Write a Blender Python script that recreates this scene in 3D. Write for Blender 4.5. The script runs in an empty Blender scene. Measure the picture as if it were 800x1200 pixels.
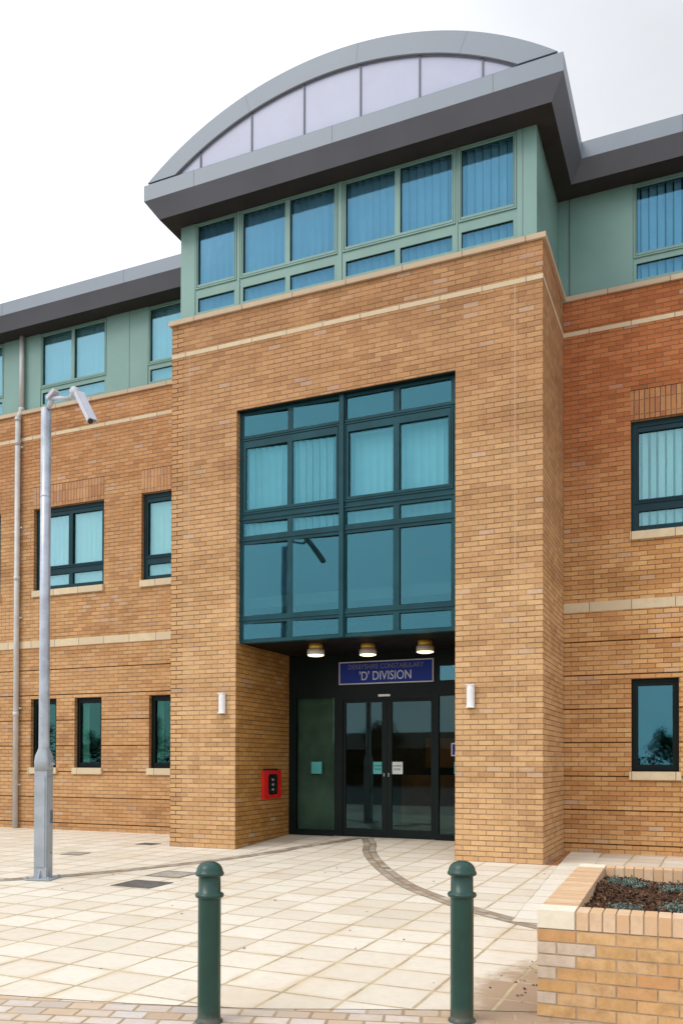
import bpy, bmesh, math, random
from mathutils import Vector, Matrix
random.seed(7)
S = bpy.context.scene
R = math.radians

# ------------------------------------------------------------------ camera
cam = bpy.data.cameras.new('camera'); camo = bpy.data.objects.new('camera', cam)
S.collection.objects.link(camo); S.camera = camo
yw, pt, rl = R(-24.603), R(.725), R(.168)
fw = Vector((math.sin(yw)*math.cos(pt), math.cos(yw)*math.cos(pt), math.sin(pt)))
r0 = Vector((math.cos(yw), -math.sin(yw), 0)); u0 = r0.cross(fw)
rt = math.cos(rl)*r0 + math.sin(rl)*u0; up = -math.sin(rl)*r0 + math.cos(rl)*u0
M = Matrix.Identity(4)
for i in range(3):
    M[i][0], M[i][1], M[i][2] = rt[i], up[i], -fw[i]
M[0][3], M[1][3], M[2][3] = 2.069, -12.441, 1.413
camo.matrix_world = M
cam.sensor_fit = 'HORIZONTAL'; cam.sensor_width = 36
cam.lens = 36*1034.057/800
cam.shift_x = (400-355.957)/800; cam.shift_y = (879.836-600)/800
cam.clip_start = .1; cam.clip_end = 3000

# ------------------------------------------------------------------ light
SUN_EL, SUN_AZ = 48, 215          # azimuth measured from +Y clockwise: light from behind the camera, to the left
w = bpy.data.worlds.new('World'); S.world = w; w.use_nodes = True
nt = w.node_tree; nt.nodes.clear()
def N(t, typ, **k):
    n = t.nodes.new(typ)
    for a, b in k.items():
        if a == 'inp':
            for i, v in b.items(): n.inputs[i].default_value = v
        else: setattr(n, a, b)
    return n
def L(t, a, b): t.links.new(a, b)
sky = N(nt, 'ShaderNodeTexSky', sky_type='NISHITA', sun_disc=False)
sky.sun_elevation = R(SUN_EL); sky.sun_rotation = R(SUN_AZ)
bg1 = N(nt, 'ShaderNodeBackground', inp={1: .12}); L(nt, sky.outputs[0], bg1.inputs[0])
tc = N(nt, 'ShaderNodeTexCoord')
sep = N(nt, 'ShaderNodeSeparateXYZ'); L(nt, tc.outputs['Generated'], sep.inputs[0])
no = N(nt, 'ShaderNodeTexNoise', inp={'Scale': 1.6, 'Detail': 7, 'Roughness': .55})
mp = N(nt, 'ShaderNodeMapping'); mp.inputs['Scale'].default_value = (1, 1, 2.2)
L(nt, tc.outputs['Generated'], mp.inputs[0]); L(nt, mp.outputs[0], no.inputs['Vector'])
# overcast: brightest towards the hidden sun (dot with sun direction), dimmer opposite
sd = Vector((math.sin(R(SUN_AZ))*math.cos(R(SUN_EL)), math.cos(R(SUN_AZ))*math.cos(R(SUN_EL)), math.sin(R(SUN_EL))))
dt = N(nt, 'ShaderNodeVectorMath', operation='DOT_PRODUCT'); L(nt, tc.outputs['Generated'], dt.inputs[0]); dt.inputs[1].default_value = sd
mr = N(nt, 'ShaderNodeMapRange', inp={1: -1, 2: 1, 3: .82, 4: 1.75}); L(nt, dt.outputs['Value'], mr.inputs[0])
# left of the picture is brighter than the right
dl = N(nt, 'ShaderNodeVectorMath', operation='DOT_PRODUCT'); L(nt, tc.outputs['Generated'], dl.inputs[0]); dl.inputs[1].default_value = (-.93, -.1, .1)
ml = N(nt, 'ShaderNodeMapRange', inp={1: -.3, 2: .8, 3: 0, 4: .35}); L(nt, dl.outputs['Value'], ml.inputs[0])
ad = N(nt, 'ShaderNodeMath', operation='ADD'); L(nt, mr.outputs[0], ad.inputs[0]); L(nt, ml.outputs[0], ad.inputs[1])
mn = N(nt, 'ShaderNodeMapRange', inp={1: .3, 2: .72, 3: .86, 4: 1.12}); L(nt, no.outputs[0], mn.inputs[0])
mu = N(nt, 'ShaderNodeMath', operation='MULTIPLY'); L(nt, ad.outputs[0], mu.inputs[0]); L(nt, mn.outputs[0], mu.inputs[1])
dr_ = N(nt, 'ShaderNodeVectorMath', operation='DOT_PRODUCT'); L(nt, tc.outputs['Generated'], dr_.inputs[0]); dr_.inputs[1].default_value = (.12, .795, .595)
mr2 = N(nt, 'ShaderNodeMapRange', interpolation_type='SMOOTHSTEP', inp={1: .88, 2: .995, 3: 1, 4: .80}); L(nt, dr_.outputs['Value'], mr2.inputs[0])   # a greyer bank of cloud on the right
mu2 = N(nt, 'ShaderNodeMath', operation='MULTIPLY'); L(nt, mu.outputs[0], mu2.inputs[0]); L(nt, mr2.outputs[0], mu2.inputs[1]); mu = mu2
bg2 = N(nt, 'ShaderNodeBackground'); bg2.inputs[0].default_value = (.93, .955, 1, 1); L(nt, mu.outputs[0], bg2.inputs[1])
mx = N(nt, 'ShaderNodeMixShader', inp={0: .93}); L(nt, bg1.outputs[0], mx.inputs[1]); L(nt, bg2.outputs[0], mx.inputs[2])
wo = N(nt, 'ShaderNodeOutputWorld'); L(nt, mx.outputs[0], wo.inputs[0])
sun = bpy.data.lights.new('sun', 'SUN'); sun.energy = 1.5; sun.angle = R(30); sun.color = (1, .95, .87)
suno = bpy.data.objects.new('sun', sun); S.collection.objects.link(suno)
suno.rotation_euler = (-sd).to_track_quat('-Z', 'Y').to_euler()
S.view_settings.view_transform = 'Standard'; S.view_settings.look = 'None'
S.view_settings.gamma = 1; S.view_settings.use_curve_mapping = False
S.view_settings.exposure = -.22
try:
    S.cycles.max_bounces = 8; S.cycles.transparent_max_bounces = 16
except Exception: pass

# ------------------------------------------------------------------ materials
def mat(name):
    m = bpy.data.materials.new(name); m.use_nodes = True
    t = m.node_tree; t.nodes.clear()
    o = N(t, 'ShaderNodeOutputMaterial'); return m, t, o
def rgba(c): return (c[0], c[1], c[2], 1)
def math_(t, op, a, b=None, c=None):
    n = N(t, 'ShaderNodeMath', operation=op)
    for i, v in enumerate((a, b, c)):
        if v is None: continue
        if hasattr(v, 'links'): L(t, v, n.inputs[i])
        else: n.inputs[i].default_value = v
    return n.outputs[0]
def ramp(t, fac, stops, interp='LINEAR'):
    n = N(t, 'ShaderNodeValToRGB'); cr = n.color_ramp; cr.interpolation = interp
    while len(cr.elements) < len(stops): cr.elements.new(.5)
    for e, (p, c) in zip(cr.elements, stops): e.position = p; e.color = rgba(c)
    L(t, fac, n.inputs[0]); return n.outputs[0]
def mixc(t, f, a, b, bt='MIX'):
    n = N(t, 'ShaderNodeMix', data_type='RGBA', blend_type=bt)
    for i, v in ((0, f), (6, a), (7, b)):
        if hasattr(v, 'links'): L(t, v, n.inputs[i])
        else: n.inputs[i].default_value = v if i == 0 else rgba(v)
    return n.outputs[2]
def noise(t, vec, sc, det=4, rough=.55):
    n = N(t, 'ShaderNodeTexNoise', inp={'Scale': sc, 'Detail': det, 'Roughness': rough})
    if vec is not None: L(t, vec, n.inputs['Vector'])
    return n.outputs[0]
def smooth(t, x, a, b, c=0, d=1):
    n = N(t, 'ShaderNodeMapRange', interpolation_type='SMOOTHSTEP', inp={1: a, 2: b, 3: c, 4: d}); L(t, x, n.inputs[0]); return n.outputs[0]
def bump(t, h, strength, dist, normal=None):
    n = N(t, 'ShaderNodeBump', inp={'Strength': strength, 'Distance': dist}); L(t, h, n.inputs['Height']); 
    if normal is not None: L(t, normal, n.inputs['Normal'])
    return n.outputs[0]

def plain(name, col, rough=.5, metal=0, var=.12, nsc=3., bmp=0, spec=.5, emis=None, estr=0, bsc=60):
    m, t, o = mat(name); b = N(t, 'ShaderNodeBsdfPrincipled')
    tcn = N(t, 'ShaderNodeTexCoord').outputs['Object']
    n1 = noise(t, tcn, nsc, 6, .6)
    c = mixc(t, smooth(t, n1, .3, .7), tuple(x*(1-var) for x in col), tuple(min(1, x*(1+var)) for x in col))
    L(t, c, b.inputs['Base Color']); b.inputs['Roughness'].default_value = rough; b.inputs['Metallic'].default_value = metal
    b.inputs['Specular IOR Level'].default_value = spec
    rr = smooth(t, n1, .2, .8, rough*.85, min(1, rough*1.15)); L(t, rr, b.inputs['Roughness'])
    if bmp: L(t, bump(t, noise(t, tcn, bsc, 3), bmp, .004), b.inputs['Normal'])
    if emis: b.inputs['Emission Color'].default_value = rgba(emis); b.inputs['Emission Strength'].default_value = estr
    L(t, b.outputs[0], o.inputs[0]); return m

def brick(name, pal, mortar=(.215, .135, .08), dark_left=None, soldier=False, hue_h=None, ln=.225, ht=.075, big=(.35, .65)):
    """face bricks laid in metres of UV; pal = five brick colours"""
    m, t, o = mat(name); b = N(t, 'ShaderNodeBsdfPrincipled')
    uv = N(t, 'ShaderNodeUVMap').outputs[0]
    s = N(t, 'ShaderNodeSeparateXYZ'); L(t, uv, s.inputs[0])
    x, y = s.outputs[0], s.outputs[1]
    ry = math_(t, 'DIVIDE', y, ht); row = math_(t, 'FLOOR', ry)
    off = 0 if soldier else math_(t, 'MULTIPLY', math_(t, 'FLOORED_MODULO', row, 2), .5)
    bx = math_(t, 'ADD', math_(t, 'DIVIDE', x, ln), off)
    cell = math_(t, 'FLOOR', bx)
    cv = N(t, 'ShaderNodeCombineXYZ'); L(t, cell, cv.inputs[0]); L(t, row, cv.inputs[1])
    wn = N(t, 'ShaderNodeTexWhiteNoise', noise_dimensions='2D'); L(t, cv.outputs[0], wn.inputs[0])
    # distance to the nearest joint, with ragged arrises
    rag = math_(t, 'MULTIPLY', math_(t, 'SUBTRACT', noise(t, uv, 45, 2), .5), .007)
    fx = math_(t, 'MULTIPLY', math_(t, 'FRACT', bx), ln); fy = math_(t, 'MULTIPLY', math_(t, 'FRACT', ry), ht)
    dx = math_(t, 'MINIMUM', fx, math_(t, 'SUBTRACT', ln, fx)); dy = math_(t, 'MINIMUM', fy, math_(t, 'SUBTRACT', ht, fy))
    d = math_(t, 'ADD', math_(t, 'MINIMUM', dx, dy), rag)
    face = smooth(t, d, .0042, .0075)
    big_n = smooth(t, noise(t, uv, .55, 3, .6), big[0], big[1])
    rnd = math_(t, 'ADD', math_(t, 'ADD', math_(t, 'MULTIPLY', wn.outputs[0], .62), .06), math_(t, 'MULTIPLY', big_n, .30))
    c = ramp(t, rnd, list(zip((.0, .3, .55, .8, 1), pal)))
    if hue_h:                         # tint multiplied in towards the upper courses, its edge broken by noise
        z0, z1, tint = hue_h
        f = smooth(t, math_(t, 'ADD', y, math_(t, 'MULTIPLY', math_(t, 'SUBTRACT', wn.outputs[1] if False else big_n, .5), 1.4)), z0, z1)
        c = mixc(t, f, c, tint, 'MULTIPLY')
    fine = noise(t, uv, 28, 5, .7)
    c = mixc(t, 1, c, ramp(t, fine, [(.25, (.84, .83, .82)), (.75, (1.1, 1.1, 1.1))]), 'MULTIPLY')
    pale = smooth(t, noise(t, uv, 2.3, 5, .65), .55, .75)
    mc = mixc(t, pale, mortar, tuple(min(1, v*1.6+.05) for v in mortar))
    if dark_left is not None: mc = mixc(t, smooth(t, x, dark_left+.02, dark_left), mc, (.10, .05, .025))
    odd = smooth(t, wn.outputs[0], .975, .985)
    c = mixc(t, math_(t, 'MULTIPLY', odd, .35), c, (.50, .40, .36))
    vis = smooth(t, noise(t, uv, 2.1, 4, .7), .32, .60, .55, 1)                # joints show strongly in some places and hardly in others
    hz = math_(t, 'LESS_THAN', dy, dx); vis = math_(t, 'MULTIPLY', vis, math_(t, 'ADD', math_(t, 'MULTIPLY', hz, .25), .75))
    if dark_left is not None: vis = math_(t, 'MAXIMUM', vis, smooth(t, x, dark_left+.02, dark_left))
    face_v = math_(t, 'SUBTRACT', 1, math_(t, 'MULTIPLY', math_(t, 'SUBTRACT', 1, face), vis))
    c = mixc(t, face_v, mc, c)
    # weather staining, broad
    st = smooth(t, noise(t, uv, .9, 6, .7), .35, .75, .9, 1.06)
    stc = N(t, 'ShaderNodeCombineXYZ')
    for i in range(3): L(t, st, stc.inputs[i])
    c = mixc(t, 1, c, stc.outputs[0], 'MULTIPLY')
    ms = N(t, 'ShaderNodeMapping'); ms.inputs['Scale'].default_value = (.12, 1.5, 1); L(t, uv, ms.inputs[0])      # batches laid in lifts
    c = mixc(t, smooth(t, noise(t, ms.outputs[0], 1, 3, .7), .42, .62), c, mixc(t, 1, c, (.88, .84, .80), 'MULTIPLY'))
    mv = N(t, 'ShaderNodeMapping'); mv.inputs['Scale'].default_value = (5, .35, 1); L(t, uv, mv.inputs[0])        # rain streaks
    c = mixc(t, smooth(t, noise(t, mv.outputs[0], 1, 5, .7), .52, .75), c, mixc(t, 1, c, (.86, .84, .83), 'MULTIPLY'))
    sm_ = smooth(t, noise(t, uv, 3.3, 6, .75), .66, .8, 0, .22)                                                   # salt bloom
    c = mixc(t, sm_, c, (.66, .55, .45))
    L(t, c, b.inputs['Base Color']); b.inputs['Roughness'].default_value = .85; b.inputs['Specular IOR Level'].default_value = .25
    h = math_(t, 'ADD', face_v, math_(t, 'MULTIPLY', fine, .25))
    h = math_(t, 'ADD', h, math_(t, 'MULTIPLY', wn.outputs[0], .25))
    L(t, bump(t, h, .9, .006), b.inputs['Normal'])
    L(t, b.outputs[0], o.inputs[0]); return m

PAL_T = [(.465, .268, .132), (.583, .348, .168), (.655, .407, .20), (.695, .443, .225), (.60, .338, .165)]
PAL_L = [(.41, .207, .088), (.525, .288, .128), (.585, .338, .157), (.625, .378, .185), (.485, .247, .11)]
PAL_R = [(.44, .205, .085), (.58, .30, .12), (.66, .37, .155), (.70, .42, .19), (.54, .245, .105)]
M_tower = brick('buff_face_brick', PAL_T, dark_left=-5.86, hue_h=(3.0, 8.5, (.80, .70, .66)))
M_left = brick('orange_buff_face_brick', PAL_L, hue_h=(5, 8.6, (.93, .80, .74)))
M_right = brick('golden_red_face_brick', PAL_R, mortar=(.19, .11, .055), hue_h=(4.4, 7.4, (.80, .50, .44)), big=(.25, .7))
M_reveal = brick('shade_darkened_porch_brick', [(.36, .165, .045), (.45, .225, .06), (.50, .265, .075), (.54, .30, .09), (.40, .165, .05)], mortar=(.15, .08, .04))  # brick with the shade inside the porch put into its colours
M_sold = brick('soldier_course_brick', [(.42, .20, .10), (.54, .29, .15), (.60, .34, .17), (.52, .27, .13), (.46, .20, .09)], soldier=True)
M_sold_r = brick('red_soldier_course_brick', [(.36, .14, .07), (.48, .22, .09), (.52, .27, .12), (.42, .16, .08), (.38, .13, .07)], mortar=(.14, .08, .05), soldier=True)

def stone(name, col, seg):
    m, t, o = mat(name); b = N(t, 'ShaderNodeBsdfPrincipled'); uv = N(t, 'ShaderNodeUVMap').outputs[0]
    s = N(t, 'ShaderNodeSeparateXYZ'); L(t, uv, s.inputs[0])
    q = math_(t, 'DIVIDE', math_(t, 'ADD', s.outputs[0], .23), seg); f = math_(t, 'MULTIPLY', math_(t, 'FRACT', q), seg)
    dx = math_(t, 'MINIMUM', f, math_(t, 'SUBTRACT', seg, f)); face = smooth(t, dx, .003, .008)
    wn = N(t, 'ShaderNodeTexWhiteNoise', noise_dimensions='1D'); L(t, math_(t, 'FLOOR', q), wn.inputs['W'])
    c = mixc(t, wn.outputs[0], tuple(v*.88 for v in col), tuple(min(1, v*1.06) for v in col))
    c = mixc(t, smooth(t, noise(t, uv, 6, 6, .7), .3, .75), c, tuple(v*.86 for v in col))
    c = mixc(t, face, tuple(v*.32 for v in col), c)
    L(t, c, b.inputs['Base Color']); b.inputs['Roughness'].default_value = .8
    L(t, bump(t, math_(t, 'ADD', face, math_(t, 'MULTIPLY', noise(t, uv, 60, 3), .2)), .6, .004), b.inputs['Normal'])
    L(t, b.outputs[0], o.inputs[0]); return m
M_stone = stone('cream_cast_stone', (.66, .54, .36), .62)
M_cope = stone('buff_cast_stone_coping', (.58, .44, .30), .9)

def glass(name, refl, trans, rough=.015, wav=.0, fcol=(.55, .66, .72, 1)):
    m, t, o = mat(name)
    g = N(t, 'ShaderNodeBsdfGlossy', inp={'Roughness': rough}); g.inputs[0].default_value = rgba(refl)
    tr = N(t, 'ShaderNodeBsdfTransparent'); tr.inputs[0].default_value = rgba(trans)
    co = N(t, 'ShaderNodeTexCoord').outputs['Object']
    if wav:
        L(t, bump(t, noise(t, co, .8, 1), wav, .02), g.inputs['Normal'])
    fr = N(t, 'ShaderNodeFresnel', inp={0: 1.5}); g2 = N(t, 'ShaderNodeBsdfGlossy', inp={'Roughness': rough}); g2.inputs[0].default_value = fcol
    a = N(t, 'ShaderNodeAddShader'); L(t, g.outputs[0], a.inputs[0]); L(t, tr.outputs[0], a.inputs[1])
    mxx = N(t, 'ShaderNodeMixShader'); L(t, math_(t, 'MULTIPLY', fr.outputs[0], .45), mxx.inputs[0]); L(t, a.outputs[0], mxx.inputs[1]); L(t, g2.outputs[0], mxx.inputs[2])
    L(t, mxx.outputs[0], o.inputs[0]); return m
M_gtop = glass('blue_tinted_glass', (.020, .060, .090), (.60, .74, .80), wav=.15)
M_gtopl = glass('sky_paled_blue_glass', (.055, .115, .135), (.64, .76, .78), wav=.12)  # top floor glass again, paled for the angle of the sky reflection
M_ggrn = glass('bottle_green_glass', (.010, .045, .040), (.45, .64, .58), wav=.1)
M_gcw = glass('teal_tinted_glass', (.022, .072, .088), (.64, .80, .82), wav=.25)
M_gwing = glass('pale_teal_glass', (.060, .115, .125), (.70, .80, .80), wav=.12)
M_gdoor = glass('clear_grey_glass', (.016, .034, .038), (.62, .66, .62), wav=.05, fcol=(.5, .6, .62, 1))
M_gveil = glass('green_tinted_glass', (.006, .012, .010), (.60, .70, .65), fcol=(.3, .3, .3, 1))
M_panelglass = plain('lavender_glazing_panel', (.45, .475, .61), .3, 0, .06, 1.2, spec=.35)

M_clad = plain('sage_green_cladding', (.18, .325, .285), .38, 0, .07, .8, bmp=.05)
M_gframe = plain('sage_green_frame', (.175, .315, .275), .35, 0, .08, 2)
M_dframe = plain('dark_petrol_frame', (.006, .036, .048), .4, 0, .2, 2, spec=.18)
M_tframe = plain('dark_teal_frame', (.008, .055, .070), .4, 0, .2, 2, spec=.2)
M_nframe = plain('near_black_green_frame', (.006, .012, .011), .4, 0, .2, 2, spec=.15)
M_fascia = plain('grey_metal_fascia', (.225, .26, .305), .45, .1, .06, .7)
M_soffit = plain('shaded_fascia_metal', (.13, .14, .17), .5, .1, .08, .8)  # same metal as the fascia, underside shade put into the colour
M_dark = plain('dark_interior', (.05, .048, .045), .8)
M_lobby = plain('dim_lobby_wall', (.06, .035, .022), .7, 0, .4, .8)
M_greenwall = plain('dull_green_screen', (.36, .39, .36), .5, 0, .35, .9)
M_timber = plain('warm_timber_panel', (.30, .115, .035), .45, 0, .3, 2)
M_blind = plain('pale_blind_fabric', (.80, .86, .86), .7, 0, .05)
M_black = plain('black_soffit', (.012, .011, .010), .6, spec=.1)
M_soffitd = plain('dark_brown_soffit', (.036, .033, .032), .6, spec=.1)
M_galv = plain('galvanised_steel', (.42, .46, .52), .42, .45, .16, 5, bmp=.15, bsc=30)
M_cab = plain('grey_painted_steel', (.34, .38, .42), .42, .1, .12, 4, bmp=.1, bsc=40)
M_pipe = plain('light_grey_painted_pipe', (.52, .51, .50), .45, .05, .1, 4)
M_white = plain('white_painted_metal', (.78, .79, .80), .4, 0, .05, 6)
M_chrome = plain('brushed_steel', (.5, .5, .48), .3, .9, .1)
M_red = plain('red_painted_steel', (.72, .012, .012), .35, 0, .08, 5)
M_blk = plain('black_plastic', (.012, .01, .012), .25)
M_mark = plain('pale_grey_print', (.42, .36, .36), .6)
M_blue = plain('royal_blue_sign', (.012, .034, .26), .35, 0, .1, 2, spec=.15)
M_camw = plain('pale_grey_camera_paint', (.50, .52, .58), .4, 0, .05, 6)
M_letter = plain('silver_lettering', (.52, .58, .72), .4)
M_letter2 = plain('reflection_dimmed_lettering', (.17, .16, .22), .4)  # silver letters dulled in colour for the reflection lying across the first line
M_signf = plain('pale_sign_frame', (.55, .55, .58), .4)
M_stick = plain('turquoise_notice', (.07, .38, .38), .5)
M_stickw = plain('white_notice', (.62, .66, .64), .5)
M_stickt = plain('notice_print', (.02, .05, .06), .5)
M_gold = plain('brass_lamp_collar', (.62, .38, .07), .4, .3, .2)
M_lampb = plain('pearl_grey_lamp_body', (.55, .50, .42), .4)
M_lampd = plain('lit_lamp_diffuser', (.9, .85, .7), .5, emis=(1, .80, .48), estr=3.6)
M_lobl = plain('added_lobby_lamp_glow', (.9, .8, .6), .5, emis=(1, .80, .50), estr=14)
M_mastic = plain('pink_mastic', (.50, .36, .25), .7)
M_iron = plain('cast_iron_cover', (.15, .145, .14), .6, .2, .25, 8, bmp=.6, bsc=25)
M_ironl = plain('pale_recessed_cover', (.42, .38, .32), .75, 0, .2, 9, bmp=.4, bsc=25)
M_leafd = plain('dead_leaf', (.05, .03, .018), .8, 0, .4, 20)
M_hwall = brick('dull_brown_brick', [(.16, .07, .03), (.2, .09, .04), (.22, .1, .05), (.18, .08, .035), (.15, .06, .03)])
M_hroof = plain('brown_roof_tiles', (.07, .045, .03), .8)
M_bark = plain('tree_bark', (.09, .07, .05), .9, 0, .3, 5, bmp=.6)
M_dirt = plain('dark_soil', (.045, .024, .016), .95, 0, .4, 15, bmp=.8, bsc=40)
M_sock = plain('mortar_bed', (.40, .29, .19), .95, 0, .2, 12, bmp=.3)

def bollard_mat():
    m, t, o = mat('dark_green_gloss_paint'); b = N(t, 'ShaderNodeBsdfPrincipled')
    co = N(t, 'ShaderNodeTexCoord').outputs['Object']
    mpn = N(t, 'ShaderNodeMapping'); mpn.inputs['Scale'].default_value = (9, 9, 2.2); mpn.inputs['Rotation'].default_value = (.3, .5, 0); L(t, co, mpn.inputs[0])
    wv = N(t, 'ShaderNodeTexNoise', inp={'Scale': 6, 'Detail': 8, 'Roughness': .75, 'Distortion': 1.2}); L(t, mpn.outputs[0], wv.inputs['Vector'])
    scr = smooth(t, wv.outputs[0], .66, .70)
    c = mixc(t, smooth(t, noise(t, co, 5, 4), .3, .7), (.007, .044, .033), (.010, .058, .044))
    c = mixc(t, math_(t, 'MULTIPLY', scr, .5), c, (.30, .36, .32))
    s = N(t, 'ShaderNodeSeparateXYZ'); L(t, co, s.inputs[0])
    dirt = math_(t, 'MULTIPLY', smooth(t, s.outputs[2], .12, 0), smooth(t, noise(t, co, 22, 4), .35, .6))
    c = mixc(t, math_(t, 'MULTIPLY', dirt, .5), c, (.16, .12, .09))
    L(t, c, b.inputs['Base Color']); L(t, smooth(t, noise(t, co, 30, 4), .3, .7, .28, .42), b.inputs['Roughness'])
    L(t, bump(t, noise(t, co, 70, 3), .12, .002), b.inputs['Normal'])
    L(t, b.outputs[0], o.inputs[0]); return m
M_boll = bollard_mat()

def slab_mat(name, sx, sy, ox, oy, ang, cols, joint, jw=.011, stain=True, bond=0):
    m, t, o = mat(name); b = N(t, 'ShaderNodeBsdfPrincipled')
    co = N(t, 'ShaderNodeTexCoord').outputs['Object']
    mpn = N(t, 'ShaderNodeMapping', vector_type='TEXTURE'); mpn.inputs['Location'].default_value = (ox, oy, 0); mpn.inputs['Rotation'].default_value = (0, 0, ang); L(t, co, mpn.inputs[0])
    wob = N(t, 'ShaderNodeTexNoise', inp={'Scale': 1.2, 'Detail': 2}); L(t, co, wob.inputs['Vector'])
    s = N(t, 'ShaderNodeSeparateXYZ'); L(t, mpn.outputs[0], s.inputs[0])
    x = math_(t, 'ADD', s.outputs[0], math_(t, 'MULTIPLY', math_(t, 'SUBTRACT', wob.outputs[0], .5), .03)); y = s.outputs[1]
    ry = math_(t, 'DIVIDE', y, sy); row = math_(t, 'FLOOR', ry)
    qx = math_(t, 'DIVIDE', x, sx)
    if bond: qx = math_(t, 'ADD', qx, math_(t, 'MULTIPLY', math_(t, 'FLOORED_MODULO', row, 2), bond))
    cell = math_(t, 'FLOOR', qx)
    cv = N(t, 'ShaderNodeCombineXYZ'); L(t, cell, cv.inputs[0]); L(t, row, cv.inputs[1])
    wn = N(t, 'ShaderNodeTexWhiteNoise', noise_dimensions='2D'); L(t, cv.outputs[0], wn.inputs[0])
    fx = math_(t, 'MULTIPLY', math_(t, 'FRACT', qx), sx); fy = math_(t, 'MULTIPLY', math_(t, 'FRACT', ry), sy)
    dx = math_(t, 'MINIMUM', fx, math_(t, 'SUBTRACT', sx, fx)); dy = math_(t, 'MINIMUM', fy, math_(t, 'SUBTRACT', sy, fy))
    rag = math_(t, 'MULTIPLY', math_(t, 'SUBTRACT', noise(t, co, 30, 3), .5), jw*.9)
    d = math_(t, 'ADD', math_(t, 'MINIMUM', dx, dy), rag)
    face = smooth(t, d, jw*.45, jw*.85)
    c = ramp(t, wn.outputs[0], [(i/(len(cols)-1), k) for i, k in enumerate(cols)], 'LINEAR')
    c = mixc(t, smooth(t, noise(t, co, 14, 6, .7), .35, .8, 0, .35), c, tuple(v*.8 for v in cols[0]))
    if stain:
        # sandy staining spreading from joints and broad tan patches
        sn = smooth(t, noise(t, co, .8, 5, .65), .50, .72)
        nearj = smooth(t, d, .09, .0)
        c = mixc(t, math_(t, 'MULTIPLY', math_(t, 'ADD', math_(t, 'MULTIPLY', sn, .35), math_(t, 'MULTIPLY', nearj, math_(t, 'MULTIPLY', smooth(t, noise(t, co, 1.7, 4), .4, .7), .6))), 1), c, (.60, .45, .29))
        # worn brown patch beside the planter
        sc = N(t, 'ShaderNodeSeparateXYZ'); L(t, co, sc.inputs[0])
        ex = math_(t, 'DIVIDE', math_(t, 'SUBTRACT', sc.outputs[0], 1.05), .5); ey = math_(t, 'DIVIDE', math_(t, 'ADD', sc.outputs[1], 6.6), 1.15)
        r2 = math_(t, 'ADD', math_(t, 'MULTIPLY', ex, ex), math_(t, 'MULTIPLY', ey, ey))
        pf = smooth(t, math_(t, 'ADD', r2, math_(t, 'MULTIPLY', math_(t, 'SUBTRACT', noise(t, co, 5, 5, .7), .5), 1.8)), 1.1, .3)
        c = mixc(t, math_(t, 'MULTIPLY', pf, .9), c, (.38, .26, .17))
        spk = smooth(t, noise(t, co, 55, 2, .5), .74, .78)
        c = mixc(t, math_(t, 'MULTIPLY', spk, .35), c, (.2, .15, .11))
    jc = mixc(t, smooth(t, noise(t, co, 4, 4), .35, .65), joint, tuple(v*.72 for v in joint))
    c = mixc(t, face, jc, c)
    L(t, c, b.inputs['Base Color']); b.inputs['Roughness'].default_value = .82; b.inputs['Specular IOR Level'].default_value = .3
    h = math_(t, 'ADD', math_(t, 'ADD', face, math_(t, 'MULTIPLY', noise(t, co, 40, 5, .7), .35)), math_(t, 'MULTIPLY', wn.outputs[0], .4))
    L(t, bump(t, h, .7, .004), b.inputs['Normal'])
    L(t, b.outputs[0], o.inputs[0]); return m
M_slab = slab_mat('cream_concrete_slabs', .45, .45, -.946, -7.16, -.0213,
                  [(.66, .59, .48), (.76, .69, .58), (.79, .73, .63), (.70, .63, .52), (.78, .72, .62), (.74, .68, .57)], (.56, .46, .29), jw=.018)
M_edge = slab_mat('white_edging_slabs', .60, .45, .2, 0, .049, [(.72, .66, .55), (.80, .75, .65), (.76, .70, .60)], (.50, .41, .25), stain=False)
M_block = slab_mat('mixed_block_paving', .22, .14, 0, 0, .28,
                   [(.50, .35, .24), (.62, .60, .60), (.56, .42, .29), (.46, .44, .44), (.60, .46, .34), (.70, .68, .66), (.50, .32, .21)], (.46, .35, .23), jw=.015, stain=True, bond=.5)
def sett_mat():
    m = slab_mat('brown_grey_setts', .19, .105, 0, 0, 0, [(.26, .19, .13), (.46, .42, .37), (.34, .26, .18), (.58, .52, .44), (.30, .21, .14), (.42, .34, .25)], (.27, .21, .14), jw=.013, stain=False, bond=.5)
    t = m.node_tree
    for n in t.nodes:
        if n.type == 'TEX_COORD':
            u = N(t, 'ShaderNodeUVMap')
            for l in list(n.outputs['Object'].links):
                q = l.to_socket; t.links.remove(l); L(t, u.outputs[0], q)
    return m
M_sett = sett_mat()
M_asph = plain('grey_asphalt', (.055, .055, .055), .9, 0, .25, 6, bmp=.6, bsc=120)

def island(name, cols, rough=.8, var=.15, sc=30, bm_=.4):
    m, t, o = mat(name); b = N(t, 'ShaderNodeBsdfPrincipled')
    g = N(t, 'ShaderNodeNewGeometry'); co = N(t, 'ShaderNodeTexCoord').outputs['Object']
    c = ramp(t, g.outputs['Random Per Island'], [(i/(len(cols)-1), k) for i, k in enumerate(cols)])
    c = mixc(t, smooth(t, noise(t, co, sc, 5, .7), .3, .75), c, tuple(v*(1-var) for v in cols[0]))
    L(t, c, b.inputs['Base Color']); b.inputs['Roughness'].default_value = rough; b.inputs['Specular IOR Level'].default_value = .3
    L(t, bump(t, noise(t, co, sc*3, 4, .7), bm_, .004), b.inputs['Normal'])
    L(t, b.outputs[0], o.inputs[0]); return m
M_pbrick = island('yellow_buff_planter_brick', [(.58, .34, .14), (.67, .41, .19), (.62, .41, .23), (.71, .45, .21), (.60, .31, .13), (.68, .45, .24)], sc=9, var=.22)
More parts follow.
